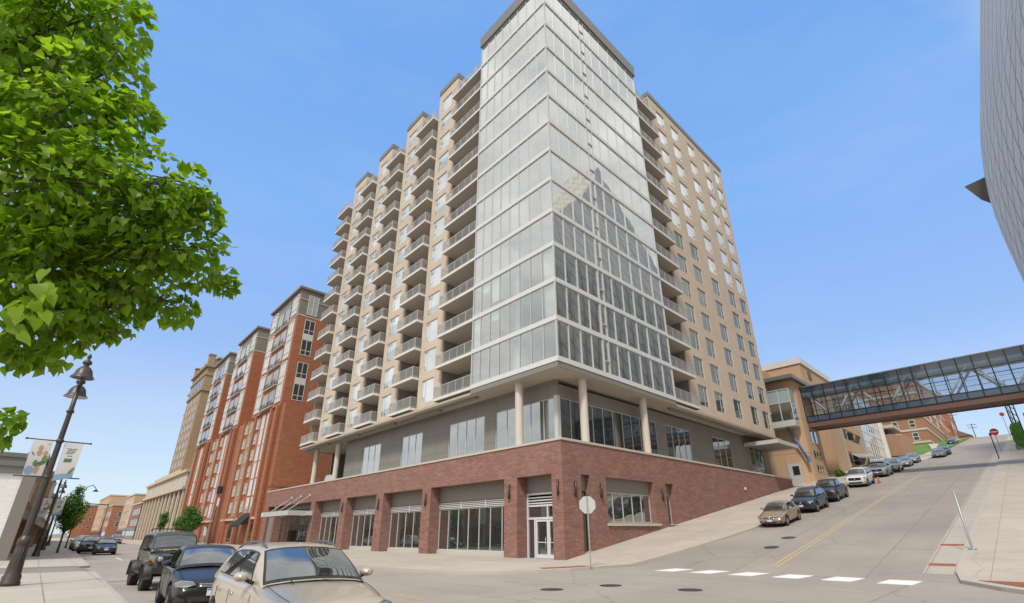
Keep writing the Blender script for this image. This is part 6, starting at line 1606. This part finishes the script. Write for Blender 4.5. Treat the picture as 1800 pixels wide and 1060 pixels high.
def leaf(p, d, n, s, curl):
    d = d.normalized(); n = (n-d*n.dot(d)).normalized(); t = d.cross(n)
    P = []
    fold = rr.uniform(.12,.34)
    wv = rr.uniform(-.08,.08)
    def q(x, y): return tuple(p+t*x*s+d*y*s+n*s*(abs(x)*fold-curl*y*y+wv*math.sin(6*y)*abs(x)*2))
    L = [(-.24,-.12),(-.48,.02),(-.52,.22),(-.44,.45),(-.24,.72)]; C = [(0,0),(0,.14),(0,.30),(0,.50),(0,.70),(0,1.08)]; Rr = [(-x*rr.uniform(.85,1.1),y) for x,y in L]
    pts = [q(*c) for c in L]+[q(*c) for c in C]+[q(*c) for c in Rr]
    F = [(5,6,1,0),(6,7,2,1),(7,8,3,2),(8,9,4,3),(9,10,4),(11,12,6,5),(12,13,7,6),(13,14,8,7),(14,15,9,8),(15,10,9)]
    g.add(pts, F, smooth=True)
twigs = []
for (px, py, rp, d) in BL:
    c = view(px, py, d); r = rp/905*d*.96
    nl = int(800*(r/.45)**2)
    sprays = []
    for _ in range(max(5, int(nl/20))):      # leaves hang in sprays along the twigs, with gaps between them
        e = Vector((rr.gauss(0,1), rr.gauss(0,1), rr.gauss(0,1))).normalized(); sprays.append((c+e*r*(rr.random()**.45), e, rr.uniform(.07,.15)))
    for _ in range(max(16, nl)):
        sc_, e, sr = rr.choice(sprays)
        p = sc_+Vector((rr.gauss(0,1), rr.gauss(0,1), rr.gauss(0,.75)))*sr*.75
        if (p-c).length > r*1.06: p = c+(p-c)*(r*rr.uniform(.85,1.06)/(p-c).length)
        out = (e+Vector((0,0,-.6))+Vector((rr.gauss(0,.5), rr.gauss(0,.5), rr.gauss(0,.4))))
        nrm = Vector((rr.gauss(0,.6), rr.gauss(0,.6), 1.0))+e*.5
        leaf(p, out, nrm, rr.uniform(.040,.074)*(1.35 if rr.random() < .1 else 1), rr.uniform(.0,.32))
for (px, py, d, k) in ((45,545,2.6,9),(75,520,2.7,5),(20,590,2.6,5)):      # a spray of nearer, larger-looking leaves
    c = view(px, py, d)
    for _ in range(k):
        p = c+Vector((rr.gauss(0,.06), rr.gauss(0,.06), rr.gauss(0,.06))); leaf(p, Vector((rr.gauss(.2,.5), rr.gauss(0,.4), -.8)), Vector((rr.gauss(0,.3), -.6, .8)), rr.uniform(.06,.09), rr.uniform(.05,.25))
for cw, r in (((-5.3,2.9,4.6),.9),((-4.9,3.2,5.6),1.0),((-5.9,2.3,5.0),.9),((-5.2,2.2,6.2),.9),((-6.3,3.0,4.2),.8),((-4.7,3.3,6.8),.8),((-6.4,2.0,6.0),.8)):
    c = Vector(cw)      # the rest of the crown, round the trunk
    for _ in range(900):
        e = Vector((rr.gauss(0,1), rr.gauss(0,1), rr.gauss(0,1))).normalized()
        leaf(c+e*r*(rr.random()**.42), e+Vector((rr.gauss(0,.5), rr.gauss(0,.5), -.6)), Vector((rr.gauss(0,.6), rr.gauss(0,.6), 1.0))+e*.5, rr.uniform(.045,.08), rr.uniform(0,.3))
part('crown', g, M['leaf'], LT)
g = MB()
g.tube([(-5.6,2.6,.1),(-5.55,2.62,1.4),(-5.4,2.7,2.6),(-5.2,2.85,3.6),(-4.9,3.1,5.0),(-4.6,3.3,6.4)], [.2,.16,.14,.12,.09,.05], 12)
fork = Vector((-5.3,2.8,3.1))
for (px, py, rp, d) in BL:
    if rp < 36: continue
    c = view(px, py, d); st = fork+Vector((0,0,rr.uniform(-.2,1.6)))+Vector((.25,.2,0))*rr.random()
    m1 = st.lerp(c, .5)+Vector((0,0,rr.uniform(.05,.3)))
    g.tube([tuple(st), tuple(m1), tuple(c)], [.034,.02,.008], 6)
    for _ in range(7):
        e = Vector((rr.gauss(0,1), rr.gauss(0,1), rr.gauss(0,.8))).normalized()*rp/905*d*rr.uniform(.5,.95); b0 = m1.lerp(c, rr.uniform(.4,1)); g.tube([tuple(b0), tuple(b0.lerp(c+e, .5)+Vector((0,0,.03))), tuple(c+e)], [.008,.006,.003], 5)
for sp in (view(10,742,3.5), view(-20,770,3.5)): g.tube([tuple(fork+Vector((0,0,-.3))), tuple(fork.lerp(sp,.5)+Vector((0,0,.2))), tuple(sp)], [.03,.02,.006], 6)
part('trunk', g, M['bark'], LT)
